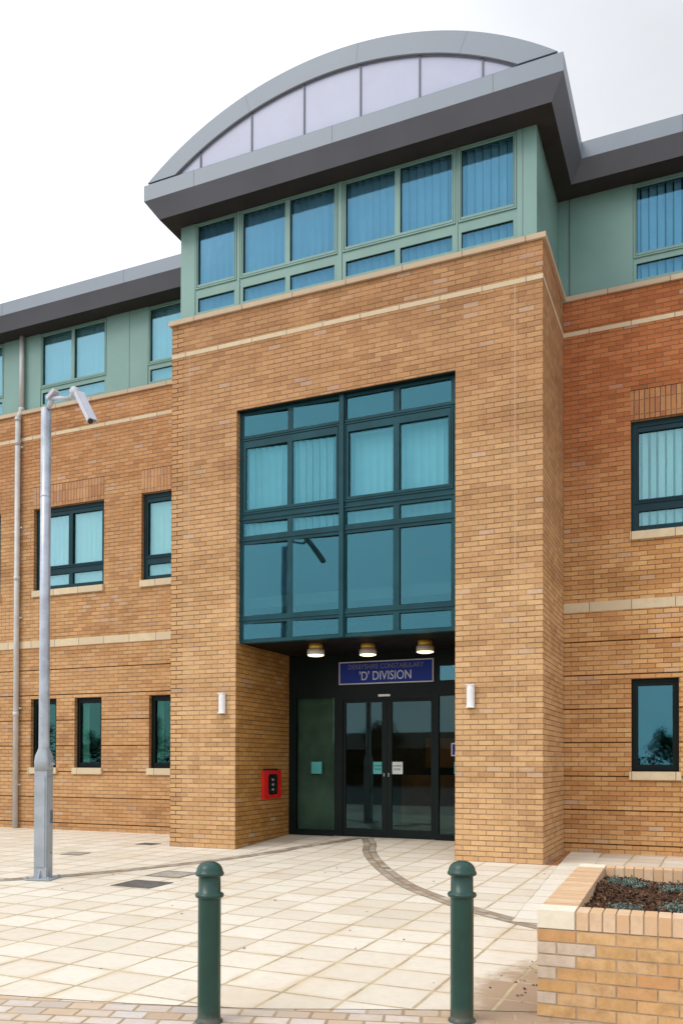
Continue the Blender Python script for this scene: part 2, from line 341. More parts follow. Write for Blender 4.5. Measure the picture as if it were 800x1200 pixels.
M_pale = island('lime_stained_brick', [(.62, .50, .38), (.66, .54, .42), (.58, .45, .34)], sc=9, var=.25)
M_pcope = island('peach_coping_brick', [(.72, .49, .30), (.64, .38, .19), (.74, .54, .36), (.66, .43, .24), (.76, .58, .42)], sc=12, var=.15)
M_creamb = island('cream_corner_block', [(.80, .72, .56), (.84, .77, .63)], sc=12, var=.08)
M_mulch = island('bark_mulch', [(.035, .016, .010), (.085, .034, .018), (.20, .09, .04), (.05, .022, .015), (.30, .17, .08), (.03, .015, .012)], sc=40)
M_sage = island('grey_green_foliage', [(.15, .22, .18), (.24, .32, .28), (.10, .15, .12), (.38, .44, .40)], rough=.6, sc=40)
M_foliage = island('dark_green_foliage', [(.03, .06, .02), (.05, .09, .03), (.025, .045, .018), (.07, .10, .035)], rough=.7, sc=10)

# ------------------------------------------------------------------ mesh helpers
class MB:
    def __init__(s): s.v = []; s.f = []; s.uv = []; s.sm = []
    def face(s, pts, uv=None, smooth_=False):
        i = len(s.v); s.v += [tuple(p) for p in pts]; s.f.append(tuple(range(i, i+len(pts))))
        if uv is None:
            a = Vector(pts[1])-Vector(pts[0]); b = Vector(pts[-1])-Vector(pts[0]); n = a.cross(b)
            ax = max(range(3), key=lambda k: abs(n[k]))
            uv = [((p[1], p[2]), (p[0], p[2]), (p[0], p[1]))[ax] for p in pts]
        s.uv.append(uv); s.sm.append(smooth_)
    def box(s, x0, x1, y0, y1, z0, z1, skip=''):
        a, b, c, d = (x0, y0, z0), (x1, y0, z0), (x1, y1, z0), (x0, y1, z0)
        e, f, g, h = (x0, y0, z1), (x1, y0, z1), (x1, y1, z1), (x0, y1, z1)
        for k, q in (('f', (a, b, f, e)), ('r', (b, c, g, f)), ('b', (c, d, h, g)), ('l', (d, a, e, h)), ('t', (e, f, g, h)), ('u', (d, c, b, a))):
            if k not in skip: s.face(q)
    def panel(s, x0, x1, z0, z1, y0, y1, holes=(), back=True, soldier=False):
        """upright slab facing -Y with rectangular holes (x0,x1,z0,z1), reveals included"""
        xs = sorted({x0, x1, *[min(max(h[k], x0), x1) for h in holes for k in (0, 1)]})
        zs = sorted({z0, z1, *[min(max(h[k], z0), z1) for h in holes for k in (2, 3)]})
        def solid(i, j):
            if i < 0 or j < 0 or i >= len(xs)-1 or j >= len(zs)-1: return False
            cx, cz = (xs[i]+xs[i+1])/2, (zs[j]+zs[j+1])/2
            return not any(h[0] < cx < h[1] and h[2] < cz < h[3] for h in holes)
        for i in range(len(xs)-1):
            for j in range(len(zs)-1):
                if not solid(i, j): continue
                a, b, c, d = xs[i], xs[i+1], zs[j], zs[j+1]
                uv = [(c, a), (c, b), (d, b), (d, a)] if soldier else None
                s.face([(a, y0, c), (b, y0, c), (b, y0, d), (a, y0, d)], uv)
                if back: s.face([(b, y1, c), (a, y1, c), (a, y1, d), (b, y1, d)])
                if not solid(i-1, j): s.face([(a, y1, c), (a, y0, c), (a, y0, d), (a, y1, d)])
                if not solid(i+1, j): s.face([(b, y0, c), (b, y1, c), (b, y1, d), (b, y0, d)])
                if not solid(i, j-1): s.face([(a, y1, c), (b, y1, c), (b, y0, c), (a, y0, c)])
                if not solid(i, j+1): s.face([(a, y0, d), (b, y0, d), (b, y1, d), (a, y1, d)])
    def lathe(s, prof, n=32, c=(0, 0)):
        for k in range(len(prof)-1):
            (r1, z1), (r2, z2) = prof[k], prof[k+1]
            for i in range(n):
                a, b = 2*math.pi*i/n, 2*math.pi*(i+1)/n
                P = lambda r, z, t: (c[0]+r*math.cos(t), c[1]+r*math.sin(t), z)
                pts = [P(r1, z1, a), P(r1, z1, b), P(r2, z2, b), P(r2, z2, a)]
                if r1 < 1e-6: pts = [pts[0], pts[2], pts[3]]
                elif r2 < 1e-6: pts = pts[:3]
                s.face(pts, [(0, 0)]*len(pts), True)
    def tube(s, p0, p1, r0, r1=None, n=16, cap=True):
        r1 = r0 if r1 is None else r1
        p0, p1 = Vector(p0), Vector(p1); d = (p1-p0).normalized()
        a = d.orthogonal().normalized(); b = d.cross(a)
        c0 = [p0+r0*(math.cos(2*math.pi*i/n)*a+math.sin(2*math.pi*i/n)*b) for i in range(n)]
        c1 = [p1+r1*(math.cos(2*math.pi*i/n)*a+math.sin(2*math.pi*i/n)*b) for i in range(n)]
        for i in range(n):
            j = (i+1) % n; s.face([c0[i], c0[j], c1[j], c1[i]], [(0, 0)]*4, True)
        if cap:
            s.face(c0[::-1], [(0, 0)]*n); s.face(c1, [(0, 0)]*n)
    def obox(s, c, ax, ay, az, hx, hy, hz):
        c = Vector(c); ax, ay, az = Vector(ax)*hx, Vector(ay)*hy, Vector(az)*hz
        P = lambda i, j, k: c+i*ax+j*ay+k*az
        for q in (((-1,-1,-1),(1,-1,-1),(1,-1,1),(-1,-1,1)), ((1,-1,-1),(1,1,-1),(1,1,1),(1,-1,1)), ((1,1,-1),(-1,1,-1),(-1,1,1),(1,1,1)),
                  ((-1,1,-1),(-1,-1,-1),(-1,-1,1),(-1,1,1)), ((-1,-1,1),(1,-1,1),(1,1,1),(-1,1,1)), ((-1,1,-1),(1,1,-1),(1,-1,-1),(-1,-1,-1))):
            s.face([P(*k) for k in q], [(0, 0), (1, 0), (1, 1), (0, 1)])
    def build(s, name, m, parent=None, weld=True, bevel=0):
        me = bpy.data.meshes.new(name); me.from_pydata(s.v, [], s.f)
        uvl = me.uv_layers.new(name='UVMap'); k = 0
        for f in s.uv:
            for c in f: uvl.data[k].uv = c; k += 1
        for p, q in zip(me.polygons, s.sm): p.use_smooth = q
        if weld:
            bm = bmesh.new(); bm.from_mesh(me); bmesh.ops.remove_doubles(bm, verts=bm.verts, dist=1e-5); bm.to_mesh(me); bm.free()
        me.materials.append(m)
        o = bpy.data.objects.new(name, me); S.collection.objects.link(o)
        if parent: o.parent = parent
        if bevel:
            b = o.modifiers.new('bevel', 'BEVEL'); b.width = bevel; b.segments = 2; b.limit_method = 'ANGLE'; b.harden_normals = False
        return o
def root(name, label, cat, loc=(0, 0, 0), rz=0, group=None):
    o = bpy.data.objects.new(name, None); S.collection.objects.link(o); o.location = loc; o.rotation_euler = (0, 0, rz)
    o.empty_display_size = .1
    return tag(o, label, cat, group)
def tag(o, label=None, cat=None, group=None, kind=None):
    if label: o['label'] = label
    if cat: o['category'] = cat
    if group: o['group'] = group
    if kind: o['kind'] = kind
    return o
def text(name, body, size, m, parent, loc, rot, sx=1., depth=.002, bold=0):
    cu = bpy.data.curves.new(name, 'FONT'); cu.body = body; cu.size = size; cu.align_x = 'CENTER'; cu.align_y = 'CENTER'; cu.extrude = depth; cu.offset = bold
    to = bpy.data.objects.new(name, cu); S.collection.objects.link(to)
    bpy.context.view_layer.update()
    me = bpy.data.meshes.new_from_object(to.evaluated_get(bpy.context.evaluated_depsgraph_get()))
    bpy.data.objects.remove(to)
    me.materials.clear(); me.materials.append(m)
    o = bpy.data.objects.new(name, me); S.collection.objects.link(o); o.parent = parent
    o.location = loc; o.rotation_euler = rot; o.scale = (sx, 1, 1); return o

D = 1.9125; TL = -6.075; ZB = 8.70
SL = .016
def gz(x, y):
    if y <= 0: return SL*max(y, -30)
    if -4.84 < x < -1.23: return .048*min(y, 2.05)
    return .004*min(y, 2)

# ------------------------------------------------------------------ ground
g = MB()
ys = [-600, -30, 0, 600]
for a, b in zip(ys, ys[1:]):
    za, zb = SL*max(min(a, 0), -30)-.012, SL*max(min(b, 0), -30)-.012
    g.face([(-600, a, za), (600, a, za), (600, b, zb), (-600, b, zb)])
tag(g.build('ground', M_asph), kind='structure')
g = MB(); g.face([(-22, -16, gz(0, -16)-.004), (16, -16, gz(0, -16)-.004), (16, 0, -.004), (-22, 0, -.004)])
tag(g.build('block_path', M_block), kind='structure')
KB = [(-22, -9.9), (-12, -9.6), (-8, -9.1), (-5, -8.62), (-3, -8.18), (-2.174, -7.97), (-1.736, -7.885), (-1.25, -7.78), (-.798, -7.656), (-.40, -7.53), (-.1, -7.40), (.2, -7.275), (.68, -7.08), (1.113, -6.93), (1.6, -6.80), (3, -6.6), (6, -6.5), (16, -6.5)]
g = MB()
for (xa, ya), (xb, yb) in zip(KB, KB[1:]):
    n = 10
    for k in range(n):
        p = lambda x, y: (x, y, gz(x, min(y, 0)))
        t0, t1 = k/n, (k+1)/n
        g.face([p(xa, ya*(1-t0)), p(xb, yb*(1-t0)), p(xb, yb*(1-t1)), p(xa, ya*(1-t1))])
# behind the front line of the tower: the strips to the wings, and the ramp in the porch
g.face([(-22, 0, 0), (TL+.02, 0, 0), (TL+.02, D+.02, .0077), (-22, D+.02, .0077)])
g.face([(-.02, 0, 0), (16, 0, 0), (16, D+.02, .0077), (-.02, D+.02, .0077)])
for k in range(4):
    a, b = k*.53, (k+1)*.53
    g.face([(-4.86, a, .048*a), (-1.2, a, .048*a), (-1.2, b, .048*b), (-4.86, b, .048*b)])
tag(g.build('paving', M_slab, weld=False), kind='structure')
def spline(pts, n=14):
    out = []
    P = [Vector(p) for p in pts]; P = [2*P[0]-P[1]]+P+[2*P[-1]-P[-2]]
    for i in range(1, len(P)-2):
        for k in range(n):
            t = k/n; a, b, c, d = P[i-1:i+3]
            out.append(.5*((2*b)+(c-a)*t+(2*a-5*b+4*c-d)*t*t+(3*b-a-3*c+d)*t**3))
    out.append(P[-2]); return out
def band(name, pts, w_):
    q = spline(pts); g = MB(); s = 0
    for i in range(len(q)-1):
        t0 = (q[min(i+1, len(q)-1)]-q[max(i-1, 0)]).normalized(); t1 = (q[min(i+2, len(q)-1)]-q[i]).normalized()
        n0, n1 = Vector((-t0.y, t0.x)), Vector((-t1.y, t1.x)); ds = (q[i+1]-q[i]).length
        pts4 = [q[i]-n0*w_/2, q[i+1]-n1*w_/2, q[i+1]+n1*w_/2, q[i]+n0*w_/2]
        g.face([(p.x, p.y, gz(p.x, p.y)+.004) for p in pts4], [(s, 0), (s+ds, 0), (s+ds, w_), (s, w_)]); s += ds
    return tag(g.build(name, M_sett, weld=False), kind='structure')
band('sett_band', [(-3.30, 1.92), (-2.96, 1.15), (-2.78, .62), (-2.52, .02), (-1.954, -1.117), (-1.19, -2.424), (-.472, -3.30), (.018, -3.80), (.66, -4.30), (1.3, -4.7)], .21)
band('sett_band', [(-9, -6.9), (-7.2, -5.3), (-5.891, -4.066), (-5.45, -3.52), (-5.089, -2.9), (-4.70, -2.05), (-4.33, -1.05), (-3.95, .486), (-3.62, 1.35), (-3.45, 1.92)], .21)
g = MB()
for a, b in ((-4.2, 0), (0, D-.02)):
    xl = lambda y: .20-.049*y
    g.face([(xl(a), a, gz(1, a)+.008), (xl(a)+.46, a, gz(1, a)+.008), (xl(b)+.46, b, gz(1, b)+.008), (xl(b), b, gz(1, b)+.008)])
tag(g.build('edging_strip', M_edge), kind='structure')

g = MB(); g.face([(.02, .0, .006), (.21, .0, .006), (.21, D, .0135), (.02, D, .0135)], [(0, 0), (0, .19), (1.9, .19), (1.9, 0)])
tag(g.build('brick_margin', M_sold_r, weld=False), kind='structure')

# ------------------------------------------------------------------ the building
B = root('police_station', 'three storey buff brick police station with sage green top floor and arched grey roof', 'building')
XL, XR, YB = -19.0, 9.0, 13.0
# openings
OP = (-4.8375, -1.2375)
mid_l = [(-16.12, -14.32), (-13.42, -11.62), (-10.72, -8.92), (-8.02, -6.22)]
mid_r = [(1.0, 2.8), (3.7, 5.5)]
gnd_l = [(-16.17, -15.49), (-15.03, -14.36), (-13.47, -12.79), (-12.33, -11.66), (-10.77, -10.095), (-9.63, -8.955), (-7.82, -7.145)]
gnd_r = [(1.0, 1.675), (3.7, 4.375), (4.83, 5.5)]
ZM = (4.95, 6.675); ZG = (1.275, 2.70)
# tower
t = MB(); t.panel(TL, 0, -.1, ZB, 0, .33, [(OP[0], OP[1], -.2, 7.09)], back=True)
t.face([(0, .33, -.1), (0, D+.3, -.1), (0, D+.3, ZB), (0, .33, ZB)]); t.face([(TL, D+.3, -.1), (TL, .33, -.1), (TL, .33, ZB), (TL, D+.3, ZB)])
tag(t.build('tower_wall', M_tower, B), 'buff brick entrance tower wall')
t = MB()   # porch side walls (inner faces)
for x0, x1 in ((OP[0]-.20, OP[0]), (OP[1], OP[1]+.20)):
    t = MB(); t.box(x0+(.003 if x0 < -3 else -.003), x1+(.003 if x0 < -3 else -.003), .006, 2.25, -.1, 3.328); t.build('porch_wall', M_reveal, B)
# wings: backing plus proud bands of brick parted by raked grooves
def wing(name, x0, x1, holes, m):
    t = MB(); t.panel(x0, x1, -.1, ZB, D+.05, D+.33, holes)
    gr = [-.1, .15, .675, 1.20, 1.725, 2.25, 2.775, 3.30, ZB]
    for a, b in zip(gr, gr[1:]):
        t.panel(x0, x1, a+(.011 if a > 0 else 0), b-(.011 if b < ZB else 0), D, D+.05, holes, back=False)
    return t.build(name, m, B, weld=False)
hl = [(a, b, *ZM) for a, b in mid_l]+[(a, b, *ZG) for a, b in gnd_l]
hr = [(a, b, *ZM) for a, b in mid_r]+[(a, b, *ZG) for a, b in gnd_r]
tag(wing('wing_wall', XL, TL-.002, hl, M_left), 'orange buff brick wing wall left of the entrance tower')
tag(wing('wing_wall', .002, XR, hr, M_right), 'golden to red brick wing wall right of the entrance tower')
# end and back walls, floors: close the shell
t = MB(); t.box(XL-.3, XL, D, YB, -.1, 10.6); t.box(XR, XR+.3, D, YB, -.1, 10.6); t.box(XL-.3, XR+.3, YB, YB+.3, -.1, 10.6)
t.build('end_wall', M_left, B)
t = MB(); t.box(XL, XR, D+.34, YB, 3.50, 3.85); t.box(XL, XR, D+.34, YB, 7.3, 7.7); t.box(TL+.01, -.01, .34, D+.34, 7.12, 7.6)
t.box(TL+.01, -.01, .34, D+.34, 3.92, 4.10)
t.box(XL, XR, D+.36, YB, -.1, .09); t.box(XL, XR, 6, 6.15, .1, 3.5); t.box(XL, XR, 6.0, 6.15, 3.85, 7.3); t.box(XL, XR, 5.5, 5.65, 7.7, 10.4)
t.box(OP[0]-.35, OP[0]-.21, .34, 6, 3.93, 7.2); t.box(OP[1]+.21, OP[1]+.35, .34, 6, 3.93, 7.2)
for x in (TL+.13, -.32): t.box(x, x+.19, .34, 6, 7.7, 10.4)
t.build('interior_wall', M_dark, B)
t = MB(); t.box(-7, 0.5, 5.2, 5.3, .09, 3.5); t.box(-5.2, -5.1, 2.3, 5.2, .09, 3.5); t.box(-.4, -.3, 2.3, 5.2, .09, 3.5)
t.build('lobby_wall', M_lobby, B)
t = MB(); t.box(-3.4, -1.6, 4.1, 4.7, .09, 1.15); t.box(-3.2, -2.2, 5.05, 5.19, 1.3, 1.9); t.build('reception_desk', M_timber, B)
# string courses
def strip(name, z0, z1, proud, m, label=None, segs=None):
    t = MB()
    for (ax, x0, x1, y) in segs:
        if ax == 'x': t.box(x0, x1, y-proud, y+.02, z0, z1)
        else: t.box(y, y+(proud if ax == 'r' else -proud), x0, x1, z0, z1) if ax == 'r' else t.box(y-proud, y, x0, x1, z0, z1)
    o = t.build(name, m, B, weld=False)
    if label: o['label'] = label
strip('string_course', 8.15, 8.217, .004, M_stone, 'thin cream string course round the tower', [('x', TL-.004, .004, 0), ('r', .0045, D, 0), ('l', .0045, D, TL)])
strip('string_course', 8.15, 8.217, .004, M_stone, 'thin cream string course on the left wing', [('x', XL, TL-.006, D)])
strip('string_course', 8.15, 8.217, .004, M_stone, 'thin cream string course on the right wing', [('x', .006, XR, D)])
strip('string_course', 3.77, 3.918, .006, M_stone, 'deep cream string course above the ground floor of the left wing', [('x', XL, TL-.002, D)])
strip('string_course', 3.77, 3.918, .006, M_stone, 'deep cream string course above the ground floor of the right wing', [('x', .002, XR, D)])
# copings
t = MB()
t.box(TL-.045, .045, -.045, .16, ZB, ZB+.075); t.box(-.16, .045, .162, D-.047, ZB, ZB+.075); t.box(TL-.045, TL+.16, .162, D-.047, ZB, ZB+.075)
tag(t.build('coping', M_cope, B, weld=False), 'buff stone coping on top of the tower brickwork')
t = MB(); t.box(XL, TL-.047, D-.045, D+.16, ZB, ZB+.075); t.build('coping', M_cope, B)
t = MB(); t.box(.047, XR, D-.045, D+.16, ZB, ZB+.075); t.build('coping', M_cope, B)
# lintels and sills
for (sp, m) in ((mid_l, M_sold), (mid_r, M_sold_r)):
    for a, b in sp:
        t = MB(); t.panel(a, b, 6.675, 7.125, D-.003, D+.02, soldier=True); t.build('lintel', m, B)
        t = MB(); t.panel(a-.004, b+.004, 7.125, 7.135, D-.0045, D+.02); t.build('lintel_joint', M_nframe, B)
for sp, z in ((mid_l+mid_r, ZM[0]), (gnd_l+gnd_r, ZG[0])):
    for a, b in sp:
        t = MB(); t.box(a-.03 if z < 2 else a-.01, b+.03 if z < 2 else b+.01, D-.05, D+.13, z-.125, z+.002); t.build('sill', M_stone, B, bevel=.004)

# windows ---------------------------------------------------------------
def blind_mesh(x0, x1, z0, z1, y, ang, pitch=.118):
    t = MB(); x = x0+.02
    hw = .056
    while x < x1-.01:
        a = ang+random.uniform(-.12, .12); dx, dy = hw*math.cos(a), hw*math.sin(a)
        pts = [(-1, 0), (-.5, .006), (0, .009), (.5, .006), (1, 0)]
        for (p, q), (r_, s_) in zip(pts, pts[1:]):
            f = lambda u, v: (x+dx*u-v*math.sin(a), y+dy*u+v*math.cos(a))
            A, C = f(p, q), f(r_, s_)
            t.face([(A[0], A[1], z0), (C[0], C[1], z0), (C[0], C[1], z1), (A[0], A[1], z1)], None, True)
        x += pitch
    return t
def window(x0, x1, z0, z1, y, lights, fm, gm, depth=.07, sash=(), blinds=(), label=None, bang=.5, tilt=None):
    """lights: glass rects; sash: indexes of rects whose rim stands proud; blinds: rects hung behind"""
    t = MB(); t.panel(x0, x1, z0, z1, y, y+depth, lights)
    for (a, b, c, d) in sash:                       # opening casements: outer rim and shadow gap
        t.panel(a, b, c, d, y-.018, y-.0005, [(a+.022, b-.022, c+.022, d-.022)], back=False)
        inner = [l for l in lights if l[0] > a and l[1] < b and l[2] > c and l[3] < d]
        t.panel(a+.034, b-.034, c+.034, d-.034, y-.012, y-.0005, inner, back=False)
    fr = t.build('window', fm, B, weld=False)
    if label: fr['label'] = label
    for l in lights:
        p = MB(); p.box(-(l[1]-l[0])/2-.004, (l[1]-l[0])/2+.004, 0, .008, -(l[3]-l[2])/2-.004, (l[3]-l[2])/2+.004); po = p.build('pane', gm, fr)
        po.location = ((l[0]+l[1])/2, y+.030, (l[2]+l[3])/2); tl = tilt(l) if tilt else random.gauss(0, .08); po.rotation_euler = (R(random.gauss(0, .06)), 0, R(tl))
        gk = MB(); gk.panel(l[0]-.002, l[1]+.002, l[2]-.002, l[3]+.002, y+.018, y+.0275, [(l[0]+.009, l[1]-.009, l[2]+.009, l[3]-.009)], back=False)
        gk.build('gasket', M_nframe, fr, weld=False)
    for (a, b, c, d) in blinds:
        blind_mesh(a, b, c, d, y+.105, bang).build('blind', M_blind, fr, weld=False)
    return fr
def two_light(x0, x1, y, z0, zt0, zt1, zb0, zb1, z1, fm, gm, edge=.05, mul=.07, **k):
    """pair of tall lights above a pair of shallow ones"""
    mx_ = (x0+x1)/2
    cols = [(x0+edge, mx_-mul/2), (mx_+mul/2, x1-edge)]
    li = [(a, b, zt0, zt1) for a, b in cols]+[(a, b, zb0, zb1) for a, b in cols]
    return window(x0, x1, z0, z1, y, li, fm, gm, **k)
# mid floor
for i, (a, b) in enumerate(mid_l+mid_r):
    right = a > 0
    two_light(a+.003, b-.003, D+.09, ZM[0]+.003, 5.46, 6.50, 5.05, 5.28, ZM[1]-.003, M_dframe, M_gwing, edge=.10, mul=.10,
              sash=[(a+.05, b-.05, 5.40, 6.60)], blinds=[(a+.06, b-.06, 5.0, 6.55)], bang=.75 if right else .22,
              label=('dark framed window with strongly folded blinds in the right wing' if a == 1.0 else None))
for i, (a, b) in enumerate(gnd_l+gnd_r):
    window(a+.003, b-.003, ZG[0]+.003, ZG[1]-.003, D+.09, [(a+.085, b-.085, ZG[0]+.10, ZG[1]-.10)], M_nframe, M_ggrn if a < 0 else M_gcw,
           sash=[(a+.02, b-.02, ZG[0]+.03, ZG[1]-.03)], blinds=([(a+.02, a+.26, ZG[0]+.1, ZG[1]-.02)] if a < 0 else []), bang=.9)
# curtain wall over the door
cy = .115
cols = [(-4.768, -3.977), (-3.892, -3.100), (-2.985, -2.215), (-2.12, -1.325)]
cw = MB()
lights = []
for k, (a, b) in enumerate(cols):
    lights.append((a, b, 6.69, 7.03))
    lo = (a+.045 if k in (0, 2) else a, b-.045 if k in (1, 3) else b)
    lights.append((*lo, 5.485, 6.49)); lights.append((a, b, 5.06, 5.27)); lights.append((a, b, 3.765, 4.925)); lights.append((a, b, 3.385, 3.64))
window(OP[0]+.003, OP[1]-.003, 3.33, 7.087, cy, lights, M_tframe, M_gcw, depth=.12,
       sash=[(-4.80, -3.08, 5.41, 6.63), (-3.005, -1.30, 5.41, 6.63)],
       blinds=[(-4.80, -3.98, 5.03, 6.62), (-3.90, -3.08, 5.03, 6.62)], bang=.85, tilt=lambda l: (3.0 if l[1] < -3.09 else .1), label='tall dark teal glazed screen of twenty panes above the entrance')
sc_ = bpy.data.objects
cwo = [o for o in S.objects if o.get('label', '').startswith('tall dark teal')][0]
blind_mesh(-3.0, -1.30, 5.03, 6.62, cy+.24, .25).build('blind', M_blind, cwo, weld=False)
t = MB(); t.box(-3.075, -3.008, cy-.045, cy-.0005, 3.33, 7.087)                     # coupling mullion
for z in (6.655, 5.335, 4.99, 3.70): t.box(OP[0]+.003, -3.077, cy-.016, cy-.0005, z-.012, z+.012); t.box(-3.006, OP[1]-.003, cy-.016, cy-.0005, z-.012, z+.012)
t.build('mullion', M_tframe, cwo, weld=False)
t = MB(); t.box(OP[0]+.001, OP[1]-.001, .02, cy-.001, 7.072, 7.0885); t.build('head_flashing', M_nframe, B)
# top floor cladding and windows
YT, YW = .10, D+.10
ztop = 10.40
tw = [(-5.70, -4.90), (-4.855, -3.12), (-3.055, -1.255), (-1.255+.02, -.375)]
ht = [(a, b, ZB+.08, ztop+.01) for a, b in tw]
t = MB(); t.panel(TL+.10, -.10, ZB, ztop+.02, YT, YT+.12, ht)
t.face([(-.10, YT+.12, ZB), (-.10, YW+.1, ZB), (-.10, YW+.1, ztop+.02), (-.10, YT+.12, ztop+.02)])
t.face([(TL+.10, YW+.1, ZB), (TL+.10, YT+.12, ZB), (TL+.10, YT+.12, ztop+.02), (TL+.10, YW+.1, ztop+.02)])
t.build('cladding', M_clad, B, weld=False)
for k, (a, b) in enumerate(tw):
    z0, z1 = ZB+.083, ztop+.005
    args = dict(depth=.06, blinds=[(a+.03, b-.03, 8.86, 10.38)], bang=.6)
    if k in (0, 3):
        window(a+.003, b-.003, z0, z1, YT+.012, [(a+.055, b-.055, 9.36, 10.35), (a+.055, b-.055, 8.905, 9.14)], M_gframe, M_gtop, sash=[(a+.012, b-.012, 9.29, 10.39)], **args)
    else:
        two_light(a+.003, b-.003, YT+.012, z0, 9.36, 10.35, 8.905, 9.14, z1, M_gframe, M_gtop, edge=.06, mul=.085, sash=[(a+.012, b-.012, 9.29, 10.39)], **args)
top_l = [(-16.06, -14.36), (-13.36, -11.66), (-10.66, -8.96), (-7.96, -6.26)]
top_r = [(1.03, 2.80), (3.73, 5.5)]
for nm, x0, x1, sp in (('l', XL, TL+.098, top_l), ('r', -.098, XR, top_r)):
    t = MB(); t.panel(x0, x1, ZB, ztop+.02, YW, YW+.12, [(a, b, ZB+.08, ztop+.01) for a, b in sp]); t.build('cladding', M_clad, B, weld=False)
    for a, b in sp:
        two_light(a+.003, b-.003, YW+.012, ZB+.083, 9.30, 10.33, 8.90, 9.14, ztop+.005, M_gframe, M_gtop if nm == 'r' else M_gtopl, edge=.05, mul=.075, depth=.06,
                  sash=[(a+.01, b-.01, 9.23, 10.38)], blinds=[(a+.03, b-.03, 8.86, 10.38)], bang=.6 if nm == 'r' else .12)
# cladding seams
t = MB()
for x in (.08, 3.3): t.box(x-.012, x+.012, YW-.006, YW-.0005, ZB+.08, ztop)
for x in (-8.4,): t.box(x-.004, x+.004, YW-.004, YW-.0005, ZB+.08, ztop)
t.box(-.30, -.292, YT-.004, YT-.0005, ZB+.08, ztop)
t.build('cladding_seam', M_soffit, B, weld=False)

# roof edge: one mitred profile run along the wings and round the tower
YO, YI = 1.46, 1.64
out = [(XL-.4, YO), (-6.36, YO), (-6.36, -.43), (.34, -.43), (.34, YO), (XR+.4, YO)]
inn = [(XL-.4, YI), (-6.18, YI), (-6.18, -.25), (.16, -.25), (.16, YI), (XR+.4, YI)]
wl = [(XL-.4, YW+.05), (TL+.15, YW+.05), (TL+.15, YT+.06), (-.15, YT+.06), (-.15, YW+.05), (XR+.4, YW+.05)]
ZF1, ZF0, ZS = 10.90, 10.645, ztop
t = MB(); t2 = MB(); t3 = MB()
for k in range(5):
    (ax, ay), (bx, by) = out[k], out[k+1]; (cx, cyy), (dx, dy) = inn[k], inn[k+1]; (ex, ey), (fx, fy) = wl[k], wl[k+1]
    t.face([(ax, ay, ZF0), (bx, by, ZF0), (bx, by, ZF1), (ax, ay, ZF1)])
    # top lip, turned in
    t.face([(ax, ay, ZF1), (bx, by, ZF1), (dx, dy, ZF1+.01), (cx, cyy, ZF1+.01)])
    t2.face([(cx, cyy, ZS), (dx, dy, ZS), (bx, by, ZF0), (ax, ay, ZF0)])
    t3.face([(ex, ey, ZS), (fx, fy, ZS), (dx, dy, ZS), (cx, cyy, ZS)])
t.build('fascia', M_fascia, B); t2.build('soffit', M_soffit, B); tag(t3.build('soffit', M_soffitd, B), 'dark flat soffit strip beside the walls')
t = MB()
for x in [x*3.05-17.3 for x in range(4)]+[1.75, 4.8, 7.9]:
    t.box(x-.003, x+.003, YO-.002, YO+.003, ZF0, ZF1)
for x in (-5.4, -3.0, -.6): t.box(x-.003, x+.003, -.432, -.428, ZF0, ZF1)
t.build('fascia_joint', M_soffit, B, weld=False)
t = MB(); t.box(XL-.2, XR+.2, YI, YB+.5, 10.62, 10.905); t.box(-6.18, .16, -.25, YI+.002, 10.62, 10.903)
t.build('roof', M_fascia, B, weld=False)
# barrel vault over the tower
AX, RO, RI, ZC = -3.02, 5.44, 5.14, 12.045-5.44
YA = -.41
v = MB(); base = 10.945
aO = math.acos((base-ZC)/RO); aI = math.acos((base-ZC)/RI)
n = 56
for i in range(n):
    u0_, u1_ = -1+2*i/n, -1+2*(i+1)/n
    o0, o1 = [(AX+RO*math.sin(aO*u), ZC+RO*math.cos(aO*u)) for u in (u0_, u1_)]
    i0, i1 = [(AX+RI*math.sin(aI*u), ZC+RI*math.cos(aI*u)) for u in (u0_, u1_)]
    v.face([(i0[0], YA, i0[1]), (i1[0], YA, i1[1]), (o1[0], YA, o1[1]), (o0[0], YA, o0[1])])
    v.face([(o0[0], YA, o0[1]), (o1[0], YA, o1[1]), (o1[0], 9, o1[1]), (o0[0], 9, o0[1])], None, True)
    v.face([(i1[0], YA, i1[1]), (i0[0], YA, i0[1]), (i0[0], YA+.12, i0[1]), (i1[0], YA+.12, i1[1])], None, True)
for sgn in (-1, 1):
    o_, i_ = (AX+sgn*RO*math.sin(aO), ZC+RO*math.cos(aO)), (AX+sgn*RI*math.sin(aI), ZC+RI*math.cos(aI))
    q = [(o_[0], YA, o_[1]), (i_[0], YA, i_[1]), (i_[0], 9, i_[1]), (o_[0], 9, o_[1])]
    v.face(q if sgn < 0 else q[::-1])
vo = v.build('arched_roof', M_fascia, B)
t = MB(); t.panel(AX-3.22, AX+3.22, 10.903, 10.944, YA+.03, YA+.10); t.build('roof_sill', M_soffit, vo)
